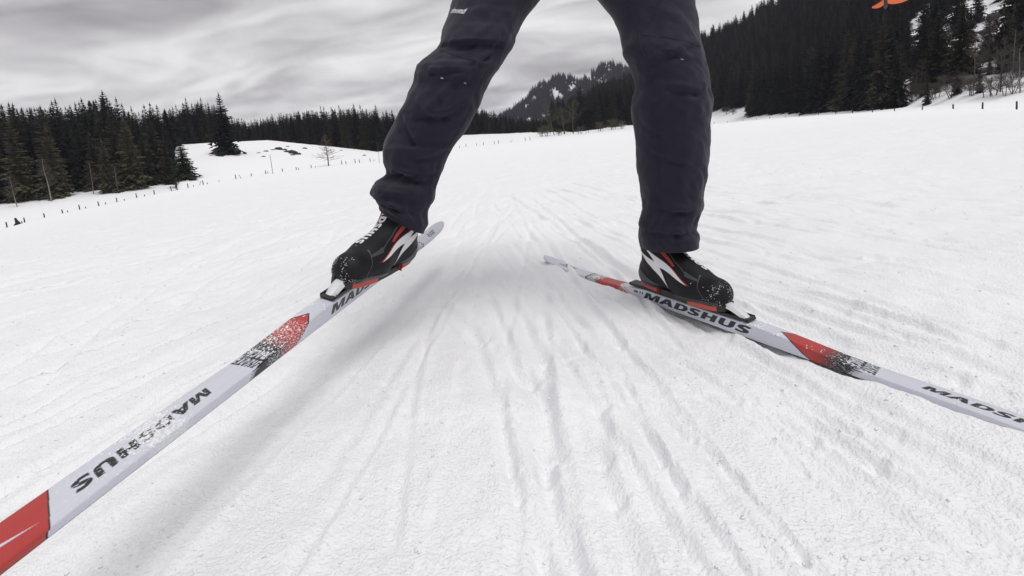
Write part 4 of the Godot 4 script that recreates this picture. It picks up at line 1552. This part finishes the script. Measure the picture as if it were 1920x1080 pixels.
func build_far_things() -> void:
	# a skier far off by the left forest
	var dark := mat(Color(0.015, 0.015, 0.018), 0.9)
	var p := polar(-34.75, 121.0)
	var bones := [[Vector3(-0.15, 0.08, 0), Vector3(-0.10, 0.5, 0.12), 0.07, 0.08], [Vector3(-0.10, 0.5, 0.12), Vector3(-0.05, 0.92, 0), 0.08, 0.11], [Vector3(0.2, 0.08, 0.1), Vector3(0.12, 0.5, 0.15), 0.07, 0.08], [Vector3(0.12, 0.5, 0.15), Vector3(0.06, 0.92, 0), 0.08, 0.11],
		[Vector3(0, 0.95, 0), Vector3(0, 1.38, 0.12), 0.15, 0.18], [Vector3(-0.18, 1.4, 0.12), Vector3(-0.34, 1.15, 0.15), 0.06, 0.05], [Vector3(-0.34, 1.15, 0.15), Vector3(-0.30, 1.2, 0.42), 0.05, 0.045], [Vector3(0.18, 1.4, 0.12), Vector3(0.34, 1.15, 0.15), 0.06, 0.05], [Vector3(0.34, 1.15, 0.15), Vector3(0.30, 1.2, 0.42), 0.05, 0.045],
		[Vector3(0, 1.45, 0.14), Vector3(0, 1.62, 0.17), 0.06, 0.11]]
	var o := thing("person", "distant person in dark clothes skiing in front of the left forest", "person", p)
	part("body", nets(func(q): return sd_bones(q, bones, 0.05), Vector3(-0.5, -0.05, -0.3), Vector3(0.5, 1.85, 0.6), 0.05), dark, o)
	for s in [-1.0, 1.0]:
		var sk := part(numbered("distant_ski"), box_mesh(Vector3(0, 0.02, 0), Vector3(0.05, 0.03, 1.9), 0.005), dark, self)
		sk.position = p + Vector3(0.02 + 0.19 * s, 0.02, 0.05)
		sk.basis = Basis(Vector3.UP, 0.25 * s)
		tag(sk, "%s ski under the distant person by the left forest" % ("right-hand" if s > 0 else "left-hand"), "ski")
		var pl := part(numbered("distant_ski_pole"), tube_mesh([Vector3(0, 0, 0), Vector3(-0.2 * s, 1.25, 0.05)], [0.018, 0.02], 5), dark, self)
		pl.position = p + Vector3(0.52 * s, 0.0, 0.35)
		tag(pl, "%s ski pole of the distant person by the left forest" % ("right-hand" if s > 0 else "left-hand"), "ski pole")
	# dark pointed stump near the left border
	var v := PackedVector3Array()
	var idx := PackedInt32Array()
	add_tube(v, idx, [Vector3(0, -0.1, 0), Vector3(0, 0.12, 0), Vector3(0.05, 0.4, 0), Vector3(-0.08, 0.75, 0), Vector3(-0.18, 1.15, 0), Vector3(-0.2, 1.2, 0)], [0.46, 0.45, 0.30, 0.18, 0.13, 0.05], 9)
	var st := part("tree_stump", arrays(v, idx), dark, self)
	st.position = polar(-46.0, 105.0)
	tag(st, "small black pointed stump on the snow near the left border", "stump")
	# ski pole whose orange basket dips into the picture
	var tip := Vector3(1.506, 0.838, -1.92)
	var hand := Vector3(0.80, 1.72, -1.02)
	var ax := (hand - tip).normalized()
	var pole := thing("ski_pole", "ski pole held high by the near skier, its orange basket at the upper right", "ski pole", tip)
	var carbon := mat(Color(0.012, 0.012, 0.013), 0.35)
	part("shaft", tube_mesh([ax * 0.03, ax * 0.5, (hand - tip) * 0.9], [0.005, 0.007, 0.008], 10), carbon, pole)
	part("grip", tube_mesh([(hand - tip) * 0.9, (hand - tip) * 0.93, (hand - tip) * 1.0, (hand - tip) * 1.02], [0.012, 0.014, 0.015, 0.010], 10), carbon, pole)
	part("tip", tube_mesh([ax * 0.004, ax * 0.012, ax * 0.035], [0.001, 0.005, 0.006], 8), mat(Color(0.02, 0.02, 0.022), 0.3), pole)
	var side := Vector3(0.98, -0.16, 0.10)
	side = (side - ax * side.dot(ax)).normalized()
	var nrm := side.cross(ax)
	for wg in [[1.0, 0.080, 0.042], [-1.0, 0.034, 0.022]]:
		var bv := PackedVector3Array()
		var bi := PackedInt32Array()
		var n := 16
		for f in [-1.0, 1.0]:
			for i in n + 1:
				var t := i / float(n)
				var w: float = 0.006 + wg[1] * t
				var dip: float = -wg[2] * sin(pow(t, 0.8) * PI * 0.62) * 0.55 + 0.030
				var hi: float = dip + wg[2] * 0.9 * (1.0 - pow(t, 2.2)) + 0.004
				bv.append(side * wg[0] * w + ax * dip + nrm * (0.0025 * f - 0.012 * t * t))
				bv.append(side * wg[0] * w + ax * hi + nrm * (0.0025 * f - 0.012 * t * t))
		var row := (n + 1) * 2
		for i in n:
			for f in 2:
				var a := f * row + i * 2
				bi.append_array([a, a + 2, a + 1, a + 1, a + 2, a + 3])
			for e in 2:
				var a := i * 2 + e
				bi.append_array([a, a + row, a + 2, a + 2, a + row, a + 2 + row])
		part("basket_wing", arrays(bv, bi), mat(Color(0.85, 0.17, 0.06), 0.45), pole)

func ski_basis(dir: Vector3, roll: float) -> Basis:
	var z := dir.normalized()
	var x := Vector3.UP.cross(z).normalized()
	var y := z.cross(x)
	return Basis(x, y, z).rotated(z, roll)

func build_skier() -> void:
	rng.seed = 9
	# boots: shaped once
	boot_bones = [
		[Vector3(0, 0.040, -0.222), Vector3(0, 0.044, -0.200), 0.037, 0.038], [Vector3(0, 0.040, -0.21), Vector3(0, 0.036, -0.085), 0.034, 0.037], [Vector3(0.010, 0.034, -0.09), Vector3(0.006, 0.030, -0.022), 0.035, 0.031], [Vector3(-0.010, 0.034, -0.09), Vector3(-0.006, 0.030, -0.022), 0.035, 0.031],
		[Vector3(0, 0.050, -0.085), Vector3(0, 0.092, -0.165), 0.030, 0.042], [Vector3(0, 0.09, -0.196), Vector3(0, 0.145, -0.196), 0.042, 0.042], [Vector3(0, 0.145, -0.196), Vector3(0, 0.165, -0.198), 0.042, 0.039]]
	boot_mesh = nets(sd_boot, Vector3(-0.080, -0.004, -0.282), Vector3(0.080, 0.250, 0.036), 0.005)
	# skis
	var top := 0.031
	var rd := Vector3(0.472, 0.0, 0.881).normalized()
	var rb := ski_basis(rd, deg_to_rad(3.0))
	var left := thing("ski", "white and red ski flat on the snow, lettered along its side, under the straight leg", "ski", Vector3(0.103, -0.003, -1.759), "")
	left.basis = rb
	make_ski(left, ski_sheet([[0.27, 0.335, 0.22], [0.42, 0.50, 0.0], [1.0, 1.08, -0.2], [1.19, 1.36, -0.32]]), [[0.28, 0.34, 160, 1.6], [0.43, 0.5, 90, 1.2], [0.90, 1.1, 140, 1.0], [0.84, 0.92, 120, 1.4], [1.15, 1.3, 60, 0.9]])
	var ld := Vector3(-0.14206, -0.00188, 0.98986).normalized()
	var lb := ski_basis(ld, deg_to_rad(-19.0))
	var right := thing("ski", "white and red ski lifted and tilted above the snow, crossing the lower left", "ski", Vector3(-0.27127, 0.17511, -1.76828) - lb.y * 0.016, "")
	right.basis = lb
	make_ski(right, ski_sheet([[0.27, 0.36, 0.18], [0.935, 1.070, -0.05], [1.205, 1.275, 0.16], [1.145, 1.36, -0.25], [1.40, 1.56, -0.52]]), [[0.92, 1.06, 200, 1.3], [1.20, 1.29, 200, 1.1], [1.38, 1.5, 26, 0.8], [0.28, 0.40, 160, 1.5], [0.86, 0.92, 60, 1.2]])
	# the person: trousers, jacket and boots
	var base := Vector3(0.1, 0.0, -1.3)
	var who := thing("person", "near skier in dark baggy trousers and black red boots, mid stride towards the camera", "person", base)
	var v := PackedVector3Array()
	var idx := PackedInt32Array()
	leg_into(v, idx, LEG_R, 0.7, Vector2(-0.030, 0.004))
	leg_into(v, idx, LEG_L, 3.9, Vector2(0.004, 0.002))
	for i in v.size():
		v[i] -= base
	# seat of the trousers
	var hips := [[Vector3(0.13, 1.08, -1.44) - base, Vector3(0.34, 1.08, -1.44) - base, 0.125, 0.125], [Vector3(0.15, 1.17, -1.46) - base, Vector3(0.32, 1.17, -1.46) - base, 0.14, 0.14]]
	var hm := nets(func(q): return sd_bones(q, hips, 0.05), Vector3(-0.35, 0.80, -0.55), Vector3(0.6, 1.42, 0.2), 0.03)
	var ha := hm.surface_get_arrays(0)
	var off := v.size()
	v.append_array(ha[Mesh.ARRAY_VERTEX])
	for i in ha[Mesh.ARRAY_INDEX]:
		idx.append(i + off)
	var cloth := mat(Color(0.0188, 0.0180, 0.0300), 0.85, 0.3)
	cloth.rim_enabled = true
	cloth.rim = 0.5
	cloth.rim_tint = 0.3
	cloth.heightmap_enabled = true
	cloth.heightmap_texture = grain_tex
	cloth.heightmap_scale = 0.02
	cloth.uv1_triplanar = true
	cloth.uv1_scale = Vector3.ONE * 22.0
	var tr := part("trousers", arrays(v, idx), cloth, who)
	# seams down the outside of the legs
	var seam_m := mat(Color(0.012, 0.011, 0.018), 0.8)
	for e in [[LEG_R, 0.7, 0.90, 0.33, 0.75, 0.45], [LEG_L, 3.9, 0.88, 0.16, 2.45, 2.2], [LEG_R, 0.7, 0.70, 0.66, 2.5, 0.9], [LEG_L, 3.9, 0.69, 0.66, 2.3, 0.9]]:
		var pts := []
		var rad := []
		for i in 61:
			var t := i / 60.0
			pts.append(leg_point(e[0], lerpf(e[2], e[3], t), lerpf(e[4], e[5], t), e[1]) - base)
			rad.append(0.0011)
		part("seam", tube_mesh(pts, rad, 5), seam_m, tr)
	# print on the thigh and the small reflective seam marks
	var sil := mat(Color(0.72, 0.72, 0.74), 0.4)
	var word := letters("simond", 0.95, 0.25, 0.0)
	var wl := span(word)
	tr.add_child(leg_print(word, LEG_R, 0.7, 0.7985, PI * 0.86, -0.066 / wl, 0.0150, base, sil, "lettering"), true)
	var dash := PackedVector2Array([Vector2(0, 0), Vector2(1, 0), Vector2(1, 1), Vector2(0, 0), Vector2(1, 1), Vector2(0, 1)])
	for e in [[LEG_R, 0.7, 0.625, 1.75, 0.006, 0.0022], [LEG_R, 0.7, 0.615, 1.15, 0.006, 0.0016], [LEG_L, 3.9, 0.623, 1.55, 0.006, 0.0020], [LEG_L, 3.9, 0.625, 0.42, 0.004, 0.0016]]:
		tr.add_child(leg_print(dash, e[0], e[1], e[2], e[3], -e[4], e[5], base, mat(Color(0.30, 0.30, 0.32), 0.4), "reflective_mark"), true)
	# upper body, mostly above the picture
	var torso := [[Vector3(0.15, 1.14, -1.46), Vector3(0.32, 1.14, -1.46), 0.158, 0.158], [Vector3(0.235, 1.18, -1.46), Vector3(0.24, 1.50, -1.36), 0.165, 0.175], [Vector3(0.06, 1.54, -1.34), Vector3(0.42, 1.54, -1.34), 0.09, 0.09], [Vector3(0.44, 1.55, -1.34), Vector3(0.66, 1.52, -1.16), 0.065, 0.052], [Vector3(0.66, 1.52, -1.16), Vector3(0.79, 1.70, -1.03), 0.052, 0.042],
		[Vector3(0.04, 1.55, -1.34), Vector3(-0.20, 1.50, -1.18), 0.065, 0.052], [Vector3(-0.20, 1.50, -1.18), Vector3(-0.30, 1.68, -1.02), 0.052, 0.042]]
	for i in torso.size():
		torso[i][0] -= base
		torso[i][1] -= base
	part("jacket", nets(func(q): return sd_bones(q, torso, 0.06), Vector3(-0.50, 0.85, -0.5), Vector3(0.80, 1.85 - 0.05, 0.40), 0.03), mat(Color(0.02, 0.02, 0.026), 0.8), who)
	var head := [[Vector3(0.24, 1.58, -1.32) - base, Vector3(0.24, 1.66, -1.30) - base, 0.055, 0.055], [Vector3(0.24, 1.70, -1.29) - base, Vector3(0.24, 1.78, -1.30) - base, 0.078, 0.092], [Vector3(0.24, 1.715, -1.20) - base, Vector3(0.24, 1.735, -1.205) - base, 0.014, 0.010]]
	part("head", nets(func(q): return sd_bones(q, head, 0.03), Vector3(-0.02, 1.5, -0.18), Vector3(0.30, 1.92, 0.16), 0.02), mat(Color(0.45, 0.28, 0.21), 0.6), who)
	var cap := [[Vector3(0.24, 1.81, -1.31) - base, Vector3(0.24, 1.83, -1.31) - base, 0.104, 0.095]]
	part("hat", nets(func(q): return sd_bones(q, cap, 0.03), Vector3(-0.02, 1.68, -0.18), Vector3(0.30, 1.98, 0.16), 0.02), mat(Color(0.02, 0.02, 0.025), 0.9), who)
	for h in [[Vector3(0.80, 1.72, -1.02), 1.0], [Vector3(-0.31, 1.70, -1.01), -1.0]]:
		var fing := [[h[0] - base + Vector3(0, -0.03, -0.01), h[0] - base, 0.036, 0.036]]
		for k in 4:
			fing.append([h[0] - base + Vector3(0.02 * h[1], 0.035 - 0.022 * k, 0.02), h[0] - base + Vector3(-0.015 * h[1], 0.030 - 0.022 * k, 0.045), 0.012, 0.010])
		fing.append([h[0] - base + Vector3(-0.02 * h[1], 0.02, 0.0), h[0] - base + Vector3(-0.03 * h[1], 0.04, 0.035), 0.013, 0.011])
		part("glove", nets(func(q): return sd_bones(q, fing, 0.008), h[0] - base - Vector3.ONE * 0.09, h[0] - base + Vector3.ONE * 0.09, 0.008), mat(Color(0.02, 0.02, 0.022), 0.7), who)
	var bl := Transform3D(rb, left.position + rb * Vector3(0, top + 0.012, 0.780) - base)
	bl.basis = bl.basis * Basis(Vector3.UP, deg_to_rad(-1.0))
	make_boot(who, bl, 1.0)
	var br := Transform3D(lb, right.position + lb * Vector3(0, top + 0.012, 0.789) - base)
	br.basis = br.basis * Basis(Vector3.UP, deg_to_rad(-11.0))
	make_boot(who, br, -1.0)

func leg_print(tris: PackedVector2Array, rows: Array, seed_: float, y: float, ang: float, wide: float, high: float, base: Vector3, m: Material, called: String) -> MeshInstance3D:
	var rad: float = slice(rows, y)[3]
	var fn := func(p: Vector2) -> Vector3:
		var a := ang + p.x * wide / rad
		var q := leg_point(rows, y + p.y * high + p.x * wide * 0.22, a, seed_)
		var s := slice(rows, y)
		return q + Vector3(q.x - s[0], 0, q.z - s[2]).normalized() * 0.0012 - base
	var o := MeshInstance3D.new()
	o.name = called
	o.mesh = lay(tris, fn, 0.2)
	o.material_override = m
	return o
